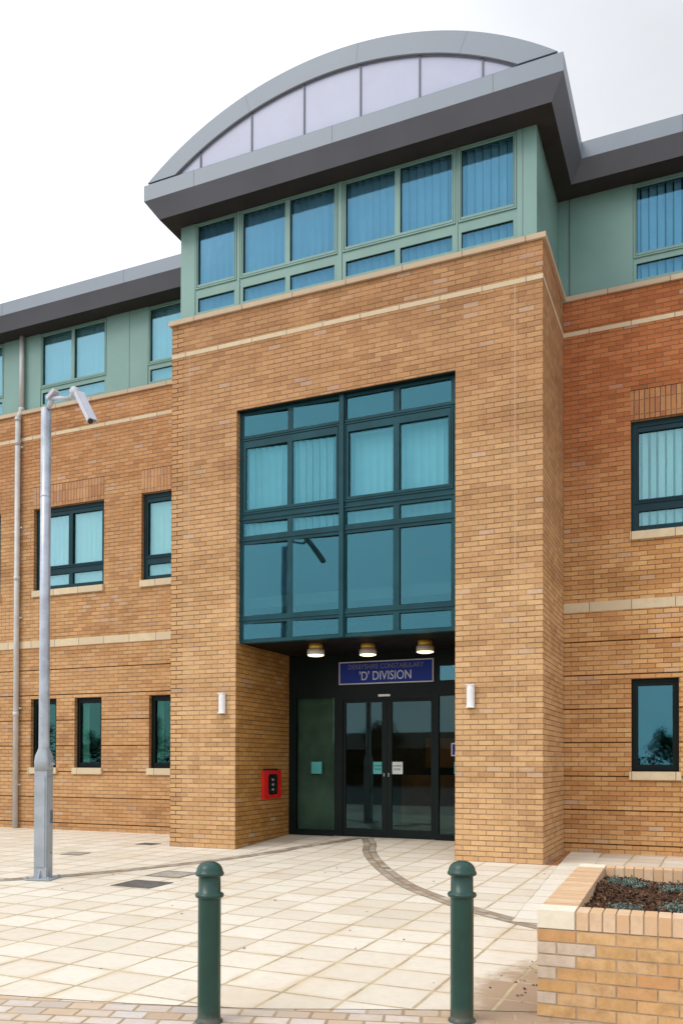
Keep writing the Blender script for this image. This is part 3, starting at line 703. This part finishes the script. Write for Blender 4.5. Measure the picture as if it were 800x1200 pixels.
# glazing panels under the arch
mu_ = [-5.75, -5.31, -4.385, -3.485, -2.57, -1.665, -.755, -.27]
zi = lambda x: ZC+math.sqrt(max(0, (RI+.02)**2-(x-AX)**2))
for a, b in zip(mu_, mu_[1:]):
    a2, b2 = a+.010, b-.010; p = MB(); k = 8; z0 = 10.946
    xs = [a2+(b2-a2)*i/k for i in range(k+1)]
    for c, d in zip(xs, xs[1:]):
        if zi(c) < z0 and zi(d) < z0: continue
        p.face([(c, YA+.05, z0), (d, YA+.05, z0), (d, YA+.05, max(z0, zi(d))), (c, YA+.05, max(z0, zi(c)))])
    p.build('glazing_panel', M_panelglass, vo)
t = MB()
for x in mu_[1:-1]: t.box(x-.010, x+.010, YA+.03, YA+.09, 10.946, zi(x)-.005)
for i in range(n):
    u0_, u1_ = -1+2*i/n, -1+2*(i+1)/n; r1 = RI-.022
    i0, i1 = [(AX+(RI)*math.sin(aI*u), ZC+(RI)*math.cos(aI*u)) for u in (u0_, u1_)]
    j0, j1 = [(AX+r1*math.sin(aI*u), ZC+r1*math.cos(aI*u)) for u in (u0_, u1_)]
    t.face([(j0[0], YA+.03, j0[1]), (j1[0], YA+.03, j1[1]), (i1[0], YA+.03, i1[1]), (i0[0], YA+.03, i0[1])])
t.build('glazing_bar', M_soffit, vo, weld=False)
t = MB(); t.box(AX-2.6, AX+2.6, YA+.11, YA+.3, 10.9, 11.0); t.build('roof_kerb', M_soffit, vo)
t = MB()
for u in (-.42, .12, .6):
    x, z = AX+RI*math.sin(aO*u), ZC+RI*math.cos(aO*u); X, Z = AX+RO*math.sin(aO*u), ZC+RO*math.cos(aO*u)
    t.face([(x-.003, YA-.001, z), (x+.003, YA-.001, z), (X+.003, YA-.001, Z), (X-.003, YA-.001, Z)])
t.build('roof_seam', M_soffit, vo)

# movement joints in the tower brickwork
t = MB()
for x, z1 in ((-.385, 8.15), (-5.735, 8.15)):
    t.box(x-.005, x+.005, -.0015, .01, .0, z1)
t.build('movement_joint', M_mastic, B, weld=False)

# porch soffit and entrance screen
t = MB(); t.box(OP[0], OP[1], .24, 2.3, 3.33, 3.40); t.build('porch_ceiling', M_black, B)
dy_ = 1.985
def door_part(name, m, parent, rects, holes, y0, y1):
    t = MB()
    for r_ in rects: t.panel(*r_, y0, y1, holes)
    return t.build(name, m, parent, weld=False)
es_h = [(-4.70, -3.945, .20, 2.555), (-3.79, -2.14, .105, 2.50), (-2.05, -1.245, .20, 2.53), (-2.05, -1.245, 2.79, 3.04)]
es = door_part('entrance_screen', M_nframe, B, [(OP[0], OP[1], .09, 3.33)], es_h, dy_, dy_+.09)
es['label'] = 'near black glazed entrance screen inside the porch'
for r_, m in ((es_h[0], M_gveil), (es_h[2], M_gdoor), (es_h[3], M_gcw)):
    p = MB(); p.box(r_[0]-.004, r_[1]+.004, dy_+.04, dy_+.048, r_[2]-.004, r_[3]+.004); p.build('pane', m, es)
t = MB(); t.panel(OP[0]+.01, OP[1]-.01, 3.0, 3.3, dy_-.02, dy_-.001); 
# sliding door leaves
leafx = [(-3.786, -2.972), (-2.968, -2.144)]
for k, (a, b) in enumerate(leafx):
    lf = door_part('door_leaf', M_nframe, B, [(a, b, .107, 2.497)], [(a+.05 if k == 0 else a+.09, b-.09 if k == 0 else b-.04, .25, 2.45)], dy_+.02, dy_+.065)
    lf['label'] = 'left leaf of the glazed entrance door' if k == 0 else 'right leaf of the glazed entrance door'
    g0, g1 = (a+.05 if k == 0 else a+.09), (b-.09 if k == 0 else b-.04)
    p = MB(); p.box(g0-.004, g1+.004, dy_+.038, dy_+.046, .246, 2.454); p.build('pane', M_gdoor, lf)
    # notices on the glass
    nx = (-3.225, -3.055) if k == 0 else (-2.885, -2.69)
    p = MB(); p.box(nx[0], nx[1], dy_+.033, dy_+.036, 1.205, 1.415); nt_ = p.build('door_notice', M_stick if k == 0 else M_stickw, lf)
    for q, (s_, z) in enumerate((('AUTOMATIC', 1.345), ('DOOR', 1.285))):
        text('notice_print', s_, .034 if q == 0 else .045, M_stickt, nt_, ((nx[0]+nx[1])/2, dy_+.032, z), (R(90), 0, 0), .78 if q == 0 else .9, .0005, .0012)
    p = MB(); p.box((b-.052 if k == 0 else a+.028), (b-.038 if k == 0 else a+.042), dy_-.002, dy_+.018, 1.16, 1.22); p.build('door_lock', M_chrome, lf)
p = MB(); p.box(-4.83, -4.0, dy_+.16, dy_+.19, .09, 3.2); p.build('lobby_screen', M_greenwall, B)
p = MB(); p.box(-4.405, -4.20, dy_+.034, dy_+.0365, 1.20, 1.412); p.build('door_notice', M_stick, es)
p = MB(); p.box(-1.79, -1.60, dy_+.034, dy_+.0365, 1.22, 1.42); p.build('door_notice', M_stick, es)
p = MB(); p.box(-1.84, -1.62, dy_+.030, dy_+.0335, 1.515, 1.735); bl = p.build('door_notice', M_signf, es); tag(bl, 'small blue notice on the glass beside the doors')
p = MB(); p.box(-1.82, -1.64, dy_+.028, dy_+.0305, 1.535, 1.715); p.build('notice_face', M_blue, bl) if False else p.build('notice_print', M_blue, bl)
p = MB(); p.box(-3.11, -2.895, dy_-.045, dy_-.001, 2.545, 2.583); p.build('door_sensor', M_white, es, bevel=.005)
p = MB(); p.box(-3.95, -2.10, dy_-.01, dy_+.12, .085, .104); p.build('threshold', M_chrome, es)

for x, y in ((-3.6, 3.3), (-2.2, 3.3), (-2.9, 4.6)):  # ceiling lamps added to brighten and warm the lobby behind the doors
    p = MB(); p.lathe([(0, 3.42), (.16, 3.42), (.16, 3.38), (.13, 3.36), (0, 3.355)], 24, (x, y)); p.build('added_lobby_lamp', M_lobl, B)

# downpipe on the left wing, swan neck over the coping
px_ = -11.10
p = MB(); p.tube((px_, D-.075, .02), (px_, D-.075, 8.60), .058); p.tube((px_, D-.075, 8.60), (px_, D+.03, 8.84), .052); p.tube((px_, D+.03, 8.84), (px_, D+.03, 10.42), .052)
for z in (2.35, 5.2, 8.05): p.tube((px_, D-.075, z), (px_, D-.075, z+.09), .066)
p.tube((px_, D+.03, 8.80), (px_, D+.03, 8.88), .062); p.tube((px_, D-.075, 8.56), (px_, D-.075, 8.64), .066)
dp = p.build('drainpipe', M_pipe, B)
for z in (.9, 2.5, 4.4, 6.3, 8.0):
    p = MB(); p.box(px_-.09, px_+.10, D-.05, D+.001, z, z+.035); p.tube((px_+.085, D-.06, z+.017), (px_+.085, D, z+.017), .012, n=8); p.build('pipe_bracket', M_pipe, dp)

# ------------------------------------------------------------------ things on the building
sg = root('entrance_sign', 'long blue sign with silver letters above the entrance doors', 'sign', (-2.981, dy_-.04, 2.967))
p = MB(); p.box(-.845, .845, -.008, .03, -.185, .185); p.build('sign_panel', M_blue, sg)
p = MB(); p.panel(-.858, .858, -.198, .198, -.014, .034, [(-.84, .84, -.18, .18)]); p.build('sign_frame', M_signf, sg)
text('lettering', 'DERBYSHIRE CONSTABULARY', .118, M_letter2, sg, (0, -.010, .100), (R(90), 0, 0), .86, .0015)
text('lettering', "'D' DIVISION", .215, M_letter, sg, (0, -.010, -.065), (R(90), 0, 0), .80, .0015, .0005)
# ceiling lights
for k, (x, y, lab) in enumerate(((-3.74, .70, 'round lit ceiling lamp under the porch, nearest the left brick pier'), (-2.94, .98, 'round lit ceiling lamp under the porch, above the middle of the blue sign'), (-1.98, .98, 'round lit ceiling lamp under the porch, above the right end of the blue sign'))):
    r_ = root('ceiling_lamp', lab, 'lamp', (x, y, 3.33), 0, 'round lamps under the porch ceiling')
    p = MB(); p.lathe([(0, 0), (.115, 0), (.115, -.085), (.10, -.085)], 28); p.build('lamp_collar', M_gold, r_)
    p = MB(); p.lathe([(.10, -.085), (.14, -.088), (.142, -.165), (.13, -.178)], 28); p.build('lamp_body', M_lampb, r_)
    p = MB(); p.lathe([(.135, -.165), (.130, -.185), (.09, -.196), (0, -.20)], 28); p.build('lamp_shade', M_lampd, r_)
# wall lights
for x, lab in ((-5.065, 'white wall light on the brick pier left of the porch'), (-1.005, 'white wall light on the brick pier right of the porch')):
    r_ = root('wall_light', lab, 'lamp', (x, 0, 2.19), 0, 'white wall lights beside the porch')
    p = MB(); p.box(-.045, .045, -.03, -.0005, 0, .33); p.build('back_plate', M_chrome, r_)
    p = MB(); nseg = 10
    for i in range(nseg):
        a, b = math.pi*i/nseg, math.pi*(i+1)/nseg
        A = (-.058*math.cos(a), -.032-.06*math.sin(a)); C_ = (-.058*math.cos(b), -.032-.06*math.sin(b))
        p.face([(A[0], A[1], .012), (C_[0], C_[1], .012), (C_[0], C_[1], .318), (A[0], A[1], .318)], None, True)
    p.box(-.06, .06, -.094, -.0305, .318, .33); p.box(-.06, .06, -.094, -.0305, 0, .012)
    p.build('lamp_shade', M_white, r_, weld=False)
# red riser cabinet on the left porch wall
r_ = root('riser_cabinet', 'red metal cabinet with a black window on the left porch wall', 'cabinet', (OP[0], 1.26, .775))
p = MB(); p.box(.0005, .045, -.345, .345, 0, .485); p.build('door', M_red, r_, bevel=.006)
p = MB()
pts = []
for cx_, cz_, a0 in ((.10, .375, 0), (-.10, .375, 90), (-.10, .115, 180), (.10, .115, 270)):
    for i in range(6): a = R(a0+18*i); pts.append((.0475, cx_+.075*math.cos(a), cz_+.05*math.sin(a)))
p.face(pts); 
for i in range(len(pts)): j = (i+1) % len(pts); p.face([pts[i], (.044, *pts[i][1:]), (.044, *pts[j][1:]), pts[j]])
p.build('cabinet_window', M_blk, r_)
for z in (.155, .24, .325):
    p = MB(); p.lathe([(0, .0), (.028, .0), (.028, .003), (0, .003)], 14); o = p.build('printed_mark', M_mark, r_); o.location = (.048, 0, z); o.rotation_euler = (0, R(90), 0); o.scale = (.8, 1.6, 1)
p = MB(); p.box(-.0, .012, -.29, .25, .487, .515); p.build('top_shadow_strip', M_blk, r_)  # black strip drawn as the shadow along the cabinet top

# ------------------------------------------------------------------ camera mast
pz = gz(-5.4, -3.81)
cm = root('camera_mast', 'tall galvanised steel mast with a square cabinet base on the pale paving', 'mast', (-5.471, -3.77, pz), R(-24.6+38))
p = MB(); p.box(-.17, .17, -.17, .17, .004, .022)
for sx in (-1, 1):
    for sy in (-1, 1): p.tube((sx*.14, sy*.14, .022), (sx*.14, sy*.14, .045), .013, n=8)
p.build('base_plate', M_cab, cm)
p = MB(); hs = .083
p.box(-hs, hs, -hs, hs, .022, 1.36)
for sx, sy in ((-1, 0), (1, 0), (0, -1), (0, 1)):     # gussets
    a, b = Vector((sx, sy, 0)), Vector((-sy, sx, 0))*.004
    q = [a*hs+Vector((0, 0, .022)), a*(hs+.05)+Vector((0, 0, .022)), a*hs+Vector((0, 0, .13))]
    p.face([x+b for x in q]); p.face([x-b for x in q][::-1]); p.face([q[1]-b, q[1]+b, q[2]+b, q[2]-b])
p.build('cabinet', M_cab, cm, weld=False, bevel=.006)
p = MB(); p.box(hs+.0005, hs+.010, -.062, .062, .16, 1.28); p.box(-.062, .062, -hs-.010, -hs-.0005, .16, 1.28)
dr = p.build('cabinet_door', M_cab, cm, weld=False, bevel=.003)
p = MB(); p.box(hs+.010, hs+.022, .0, .045, .70, .86); p.tube((hs+.01, .02, .33), (hs+.014, .02, .33), .012, n=10); p.build('door_lock', M_soffit, dr)
p = MB()                                            # square to round shoulder
nn = 32
def ring(rr, z, sq):
    o_ = []
    for i in range(nn):
        a = 2*math.pi*(i+.5)/nn; c_, s_ = math.cos(a), math.sin(a); k_ = hs*1.10/max(abs(c_), abs(s_))
        k_ = min(k_, hs*1.42); q = sq*k_+(1-sq)*rr; o_.append((q*c_, q*s_, z))
    return o_
rings = [ring(.08, 1.355, 1), ring(.08, 1.47, 1), ring(.085, 1.54, .7), ring(.078, 1.59, .2), ring(.068, 1.63, 0), ring(.064, 1.66, 0)]
for A, C_ in zip(rings, rings[1:]):
    for i in range(nn): j = (i+1) % nn; p.face([A[i], A[j], C_[j], C_[i]], None, True)
p.face(rings[0][::-1])
p.build('shoulder', M_cab, cm)
p = MB(); p.tube((hs*.9, 0, 1.44), (hs+.05, 0, 1.44), .014, n=10); p.tube((hs+.03, -.03, 1.44), (hs+.03, .05, 1.44), .018, n=10); p.box(hs*1.08, hs+.03, -.035, .035, 1.40, 1.50); p.build('clamp_bolt', M_galv, cm)
p = MB(); p.lathe([(.066, 1.62), (.064, 3.2), (.0635, 5.90), (.0, 5.91)], 28)
for z in (4.78,): p.lathe([(.0648, z), (.0665, z+.004), (.0665, z+.02), (.0645, z+.024)], 28)
p.build('pole', M_galv, cm)
# cctv camera (held by the mast)
cc = root('cctv_camera', 'white tubular surveillance camera pointing down from the mast top', 'camera', (-5.471, -3.77, pz+5.90))
W = lambda x, z, y=0: (x+5.471, y, z-(pz+5.90))
p = MB(); p.tube(W(-5.42, 5.83, -.02), W(-5.32, 5.96, -.04), .03, n=12); p.obox(W(-5.33, 5.97, -.05), (.8, 0, .6), (0, 1, 0), (-.6, 0, .8), .075, .05, .022)
p.tube(W(-5.34, 5.93, -.05), W(-5.05, 5.875, -.06), .026, .022, n=14); p.tube(W(-5.05, 5.875, -.06), W(-4.99, 5.93, -.06), .030, n=12)
p.build('bracket', M_camw, cc)
p = MB(); p.lathe([(0, -.05), (.055, -.045), (.062, 0), (.055, .045), (0, .05)], 20); k_ = p.build('swivel_joint', M_camw, cc); k_.location = W(-4.97, 5.94, -.06); k_.rotation_euler = (R(90), 0, R(10))
dirv = Vector((.56, -.22, -.80)).normalized(); sidev = dirv.cross(Vector((0, 0, 1))).normalized(); upv = sidev.cross(dirv)
p = MB(); cen = Vector(W(-4.80, 5.70, -.10))
# rounded housing, extruded octagon
oc = [(math.cos(R(22.5+45*i)), math.sin(R(22.5+45*i))) for i in range(8)]
e0, e1 = cen-dirv*.25, cen+dirv*.25
A = [e0+sidev*.042*a+upv*.04*b for a, b in oc]; C_ = [e1+sidev*.046*a+upv*.044*b for a, b in oc]
for i in range(8): j = (i+1) % 8; p.face([A[i], A[j], C_[j], C_[i]], [(0, 0)]*4)
p.face(A[::-1]); p.face(C_); p.build('housing', M_camw, cc)
p = MB(); p.obox(cen+upv*.053+dirv*.01, dirv, sidev, upv, .27, .055, .005)
for s_ in (-1, 1): p.obox(cen+upv*.03+sidev*.055*s_+dirv*.01, dirv, sidev, upv, .27, .004, .028)
p.build('sun_shield', M_camw, cc, weld=False)
p = MB(); p.tube(e1+dirv*.0, e1+dirv*.012, .034, n=18); p.build('lens', M_blk, cc)

# ------------------------------------------------------------------ bollards
def bollard(loc, label):
    b = root('bollard', label, 'bollard', loc, random.random()*6, 'dark green bollards at the edge of the slabs')
    r = .068
    p = MB(); p.lathe([(.082, 0), (.082, .008), (.0695, .02), (r, .035), (r, .728), (.0685, .731)], 40); p.build('post', M_boll, b)
    p = MB(); p.lathe([(.0685, .731), (.081, .735), (.0855, .743), (.0855, .751), (.081, .759), (.0665, .764), (.0655, .858)], 40); p.build('collar', M_boll, b)
    p = MB(); p.lathe([(.0655, .858), (.078, .861), (.0855, .868), (.0865, .876), (.083, .884), (.0795, .889), (.076, .905), (.067, .922), (.052, .936), (.033, .944), (.014, .948), (0, .949)], 40); p.build('cap', M_boll, b)
    return b
bollard((-.623, -7.90, -.128), 'dark green round topped bollard standing in front of the left brick pier of the porch')
bollard((.739, -7.278, -.120), 'dark green round topped bollard standing beside the brick planter')

# ------------------------------------------------------------------ planter
pl_loc = Vector((1.13, -7.005, -.115)); prz = math.atan(.082/2.627)
PL = root('brick_planter', 'low yellow brick raised planter with a peach brick coping at the right', 'planter', pl_loc, prz)
LX, LY, TH = 3.4, 2.63, .215
p = MB(); pb = MB(); gp = .0095
for c_ in range(7):
    z0, z1 = c_*.075+.004+.003, (c_+1)*.075-.0055+.003
    off = 0 if c_ % 2 else .1125
    def run(f, ln, first):
        x = 0; w0 = first
        while x < ln-.02:
            x1 = min(x+w0, ln); f(x+(gp/2 if x else 0), x1-(gp/2 if x1 < ln else 0)); x = x1; w0 = .225
    j = lambda: random.uniform(-.0012, .0012)
    def fr(a, b): d_ = j(); (pb if a == 0 and c_ in (1, 3, 4, 5) or (c_ == 5 and a < .12) else p).box(a, b, d_, TH/2, z0, z1)
    def lf(a, b): d_ = j(); p.box(d_, TH/2, a, b, z0, z1)
    def bk(a, b): p.box(a, b, LY-TH/2, LY, z0, z1)
    run(fr, LX, .1125 if c_ % 2 else .225)
    run(lambda a, b: lf(a+TH/2+gp, b+TH/2+gp), LY-TH-2*gp, .225 if c_ % 2 else .1125)
    run(bk, LX, .225)
    for (xa, xb, ya, yb) in ((TH/2+.002, TH, TH+.0, LY-TH), (TH, LX, TH/2+.002, TH), (TH, LX, LY-TH, LY-TH/2-.002)):
        if xb-xa < yb-ya:
            run(lambda a, b: p.box(xa, xb, ya+a, ya+b, z0, z1), yb-ya, .225)
        else: run(lambda a, b: p.box(xa+a, xa+b, ya, yb, z0, z1), xb-xa, .225)
p.build('brick_wall', M_pbrick, PL, weld=False, bevel=.0025)
for k in range(0, len(pb.f), 6):
    q = MB(); q.v = [v_ for f_ in pb.f[k:k+6] for v_ in (pb.v[i] for i in f_)]; n0 = 0
    for f_ in pb.f[k:k+6]: q.f.append(tuple(range(n0, n0+4))); n0 += 4; q.uv.append([(0, 0)]*4); q.sm.append(False)
    tag(q.build('stained_brick', M_pale, PL, bevel=.0025), 'pale lime stained brick at the front left corner of the planter')
p = MB(); e = .0035; hh = .528
p.box(e, TH-e, e, LY-e, .0, hh); p.box(TH-e, LX-.01, e, TH-e, .0, hh); p.box(TH-e, LX-.01, LY-TH+e, LY-e, .0, hh)
p.build('mortar_core', M_sock, PL, weld=False)
p = MB(); z0, z1 = .533, .640
x = TH+.012
while x < LX-.05: p.box(x, x+.066, j(), TH+j(), z0, z1+j()); x += .0755
x = TH+.012
while x < LX-.05: p.box(x, x+.066, LY-TH+j(), LY+j(), z0, z1+j()); x += .0755
y = TH+.012
while y < LY-TH-.08: p.box(j(), TH+j(), y, y+.066, z0, z1+j()); y += .0755
p.build('coping', M_pcope, PL, weld=False, bevel=.003)
for ya, yb in ((0, TH+.002), (LY-TH-.005, LY)): p = MB(); p.box(0, TH, ya, yb, z0, z1+.001); p.build('corner_block', M_creamb, PL, weld=False, bevel=.004)
p = MB(); p.box(e, TH-e, e, LY-e, z0-.003, z1-.006); p.box(TH-e, LX-.01, e, TH-e, z0-.003, z1-.006); p.box(TH-e, LX-.01, LY-TH+e, LY-e, z0-.003, z1-.006)
p.build('coping_joint', M_sock, PL, weld=False)
# soil with a wavy surface
p = MB(); nx, ny = 40, 30
hf = lambda x, y: .545+.018*math.sin(3.1*x+1)+.015*math.sin(4.3*y+2*x)+.01*math.sin(11*x+7*y)
for i in range(nx):
    for k in range(ny):
        q = [(TH-.01+(LX-.3-TH)*a/nx, TH-.01+(LY-2*TH+.02)*b/ny) for a, b in ((i, k), (i+1, k), (i+1, k+1), (i, k+1))]
        p.face([(a, b, hf(a, b)) for a, b in q], None, True)
p.build('soil', M_dirt, PL)
p = MB()
for _ in range(9000):
    x, y = random.uniform(TH+.015, 1.7), random.uniform(TH+.015, LY-TH-.015)
    l, w_, h_ = random.uniform(.008, .032), random.uniform(.003, .010), random.uniform(.001, .004)
    ax = Vector((random.gauss(0, 1), random.gauss(0, 1), random.gauss(0, .45))).normalized(); ay = ax.cross(Vector((random.gauss(0, .3), random.gauss(0, .3), 1))).normalized(); az = ax.cross(ay)
    p.obox((x, y, hf(x, y)+random.uniform(0, .018)), ax, ay, az, l, w_, h_)
ml_ = p.build('bark_mulch', M_mulch, None, weld=False)
ml_.location = pl_loc; ml_.rotation_euler = (0, 0, prz)
tag(ml_, 'dark brown bark mulch filling the brick planter', 'mulch', kind='stuff')
# low grey green plants
def plant(x, y, r, n_, label):
    q = Matrix.Rotation(prz, 3, 'Z') @ Vector((x, y, 0)); lo = pl_loc+q; lo.z = pl_loc.z+hf(x, y)
    o = root('low_plant', label, 'plant', lo, 0, 'low grey green plants in the planter')
    st = MB(); lv = MB()
    for _ in range(n_):
        a = random.uniform(0, 6.283); rr = r*math.sqrt(random.random()); hgt = random.uniform(.03, .085)*(1.2-rr/r*.6)
        b0 = Vector((rr*.35*math.cos(a), rr*.35*math.sin(a), 0)); tip = Vector((rr*math.cos(a), rr*math.sin(a), hgt))
        st.tube(b0, tip, .0022, .0012, 5, False)
        for k in range(16):
            f = random.uniform(.35, 1.08); c_ = b0.lerp(tip, f); d_ = Vector((random.gauss(0, 1), random.gauss(0, 1), random.gauss(.5, .7))).normalized()
            sd_ = d_.orthogonal().normalized(); sd_.rotate(Matrix.Rotation(random.uniform(0, 6.28), 3, d_)); L_ = random.uniform(.010, .022); Wd = L_*.28
            lv.face([c_, c_+d_*L_*.5+sd_*Wd, c_+d_*L_, c_+d_*L_*.5-sd_*Wd])
    st.build('stem', M_bark, o, weld=False); lv.build('foliage', M_sage, o, weld=False)
plant(.47, .50, .12, 46, 'small grey green plant nearest the front left corner of the planter')
plant(.42, 1.80, .19, 90, 'widest grey green plant, at the back left of the planter')
plant(.80, .86, .15, 60, 'grey green plant at the picture edge near the front of the planter')
plant(.78, 1.62, .15, 60, 'grey green plant at the picture edge in the middle of the planter')
plant(1.05, 2.1, .12, 34, 'grey green plant close to the back coping of the planter')

# ------------------------------------------------------------------ covers in the paving
def cover(cx_, cy_, sx, sy, rz, m, label):
    o = root('manhole_cover', label, 'cover', (cx_, cy_, gz(-6, cy_)), rz)
    sl = SL if cy_ < 0 else 0
    o.rotation_euler = (math.atan(sl), 0, rz)
    p = MB(); p.panel(-sx/2, sx/2, -sy/2, sy/2, 0, .004, [(-sx/2+.02, sx/2-.02, -sy/2+.02, sy/2-.02)]); f_ = p.build('cover_rim', M_iron, o); f_.rotation_euler = (R(-90), 0, 0); f_.location = (0, 0, .0065); f_.scale = (1, 1, 1)
    p = MB(); p.box(-sx/2+.024, sx/2-.024, -sy/2+.024, sy/2-.024, .001, .0055)
    k = 7
    for i in range(k):
        for q in range(k):
            x, y = -sx/2+.06+(sx-.12)*i/(k-1), -sy/2+.06+(sy-.12)*q/(k-1)
            p.box(x-.013, x+.013, y-.013, y+.013, .0055, .0085, 'u')
    p.build('cover_plate', m, o, weld=False)
cover(-4.08, -3.64, .56, .50, -.02, M_iron, 'dark iron cover in the slabs in front of the left bollard')
cover(-4.20, -2.80, .50, .50, -.02, M_ironl, 'pale square cover just behind the dark iron cover')
cover(-6.84, -1.47, .34, .34, .1, M_ironl, 'small pale cover right of the camera mast')
cover(-6.60, .14, .34, .30, 0, M_iron, 'small dark cover beside the left brick pier')

# dead leaves and bits on the slabs
lm = MB(); lm.face([(-.014, -.005, .001), (0, -.009, .004), (.015, -.002, .002), (.006, .009, .007), (-.008, .008, .003)])
l0 = lm.build('dead_leaf', M_leafd); spots = []
for _ in range(34): spots.append((random.uniform(-5, .6), random.uniform(-7.2, -.6)))
for _ in range(26): spots.append((1.02-abs(random.gauss(0, .14)), random.uniform(-6.95, -5.4)))
for i, (x, y) in enumerate(spots):
    o = l0 if i == 0 else l0.copy()
    if i: S.collection.objects.link(o)
    o.location = (x, y, gz(x, y)+.001); o.rotation_euler = (random.uniform(-.1, .1), random.uniform(-.1, .1), random.uniform(0, 6.28)); k_ = random.uniform(.5, 1.25); o.scale = (k_, k_, k_*1.5)
    tag(o, 'tiny dark dead leaf lying on the open pale slabs' if i < 34 else 'tiny dark dead leaf on the stained slabs beside the brick planter', 'leaf', 'dead leaves scattered on the slabs' if i < 34 else 'dead leaves gathered beside the planter')

# ------------------------------------------------------------------ across the road, behind the camera (seen only in the glass)
def house(x, y, w_, d_, h_, label, m):
    o = root('low_building', label, 'building', (x, y, -.49))
    p = MB(); p.panel(-w_/2, w_/2, 0, h_, 0, d_, []); p.build('wall', m, o)
    p = MB(); p.face([(-w_/2-.4, -.4, h_), (w_/2+.4, -.4, h_), (w_/2+.4, d_/2, h_+1.5), (-w_/2-.4, d_/2, h_+1.5)]); p.face([(w_/2+.4, d_+.4, h_), (-w_/2-.4, d_+.4, h_), (-w_/2-.4, d_/2, h_+1.5), (w_/2+.4, d_/2, h_+1.5)]); p.build('roof', M_hroof, o)
    for k in range(int(w_/4)):
        p = MB(); xx = -w_/2+1.5+k*4; p.box(xx, xx+1.5, d_+.001, d_+.03, 1, 2.3); p.build('window', M_dark, o)
house(-16, -62, 22, 9, 3.0, 'low brick building across the road reflected in the doors', M_hwall)
house(12, -58, 16, 9, 3.4, 'low brick building across the road reflected in the right wing window', M_left)
def tree(loc, h_, label, src=None):
    o = root('tree', label, 'tree', loc, random.uniform(0, 6.28), 'trees across the road')
    if src:
        for c_ in src.children:
            q = c_.copy(); S.collection.objects.link(q); q.parent = o
        o.scale = (h_/8,)*3; return o
    p = MB(); p.tube((0, 0, 0), (.1, 0, 3), .22, .14, 10); 
    tips = []
    for k in range(9):
        a = k*2.4; b = Vector((.1, 0, 2+.25*k)); tp = b+Vector((1.6*math.cos(a), 1.6*math.sin(a), 1.6)); p.tube(b, tp, .07, .03, 7); tips.append(tp)
    p.build('trunk', M_bark, o, weld=False)
    p = MB(); cl = [t_+Vector((random.gauss(0, .5), random.gauss(0, .5), random.uniform(0, 2))) for t_ in tips for _ in range(3)]
    for _ in range(5000):
        c_ = random.choice(cl); d_ = Vector((random.gauss(0, 1), random.gauss(0, 1), random.gauss(0, 1))).normalized(); q = c_+d_*random.uniform(.3, 1.0)
        a = Vector((random.gauss(0, 1), random.gauss(0, 1), random.gauss(0, 1))).normalized(); b = a.orthogonal().normalized()
        p.face([q, q+a*.12+b*.06, q+a*.24, q+a*.12-b*.06])
    p.build('crown', M_foliage, o, weld=False); return o
t0 = tree((-30, -50, -.49), 8, 'broad leafy tree across the road at the far left end')
for k, (x, y, h_) in enumerate(((-23, -54, 5.5), (0, -52, 5), (3.5, -50, 6), (7, -53, 5), (24, -48, 7), (32, -50, 8), (-40, -56, 7), (-34, -53, 4.5), (-46, -52, 6), (-52, -55, 5), (-59, -52, 6.5), (-66, -54, 5.5), (-27, -51, 4))):
    tree((x, y, -.49), h_, ('leafy tree left of the low building across the road', 'smallest leafy tree between the two low buildings', 'tallest leafy tree between the two low buildings', 'leafy tree beside the second low building', 'leafy tree right of the second low building', 'large leafy tree at the far right end', 'leafy tree beyond the far left end', 'low leafy tree beside the broad far left tree', 'sixth leafy tree counting out from the building', 'seventh leafy tree counting out from the building', 'eighth leafy tree counting out from the building', 'outermost leafy tree of the row', 'lowest leafy tree next to the low brick building')[k], t0)

hd = root('hedge', 'long uneven hedge along the far side of the road', 'hedge', (-20, -48, -.49))
p = MB(); q = MB()
for k in range(56):
    x = -55+k*2.0; q.tube((x, 0, 0), (x+random.uniform(-.3, .3), 0, 1.6), .05, .02, 6)
for _ in range(16000):
    x = random.uniform(-56, 58); top = 2.5+.5*math.sin(x*.7)+.35*math.sin(x*1.9+1)+(1.2 if x < -12 else 0)
    z = top*random.random()**.8; c_ = Vector((x, random.gauss(0, .45), z))
    a = Vector((random.gauss(0, 1), random.gauss(0, 1), random.gauss(0, 1))).normalized(); b = a.orthogonal().normalized()
    p.face([c_, c_+a*.16+b*.09, c_+a*.32, c_+a*.16-b*.09])
q.build('stem', M_bark, hd, weld=False); p.build('foliage', M_foliage, hd, weld=False)
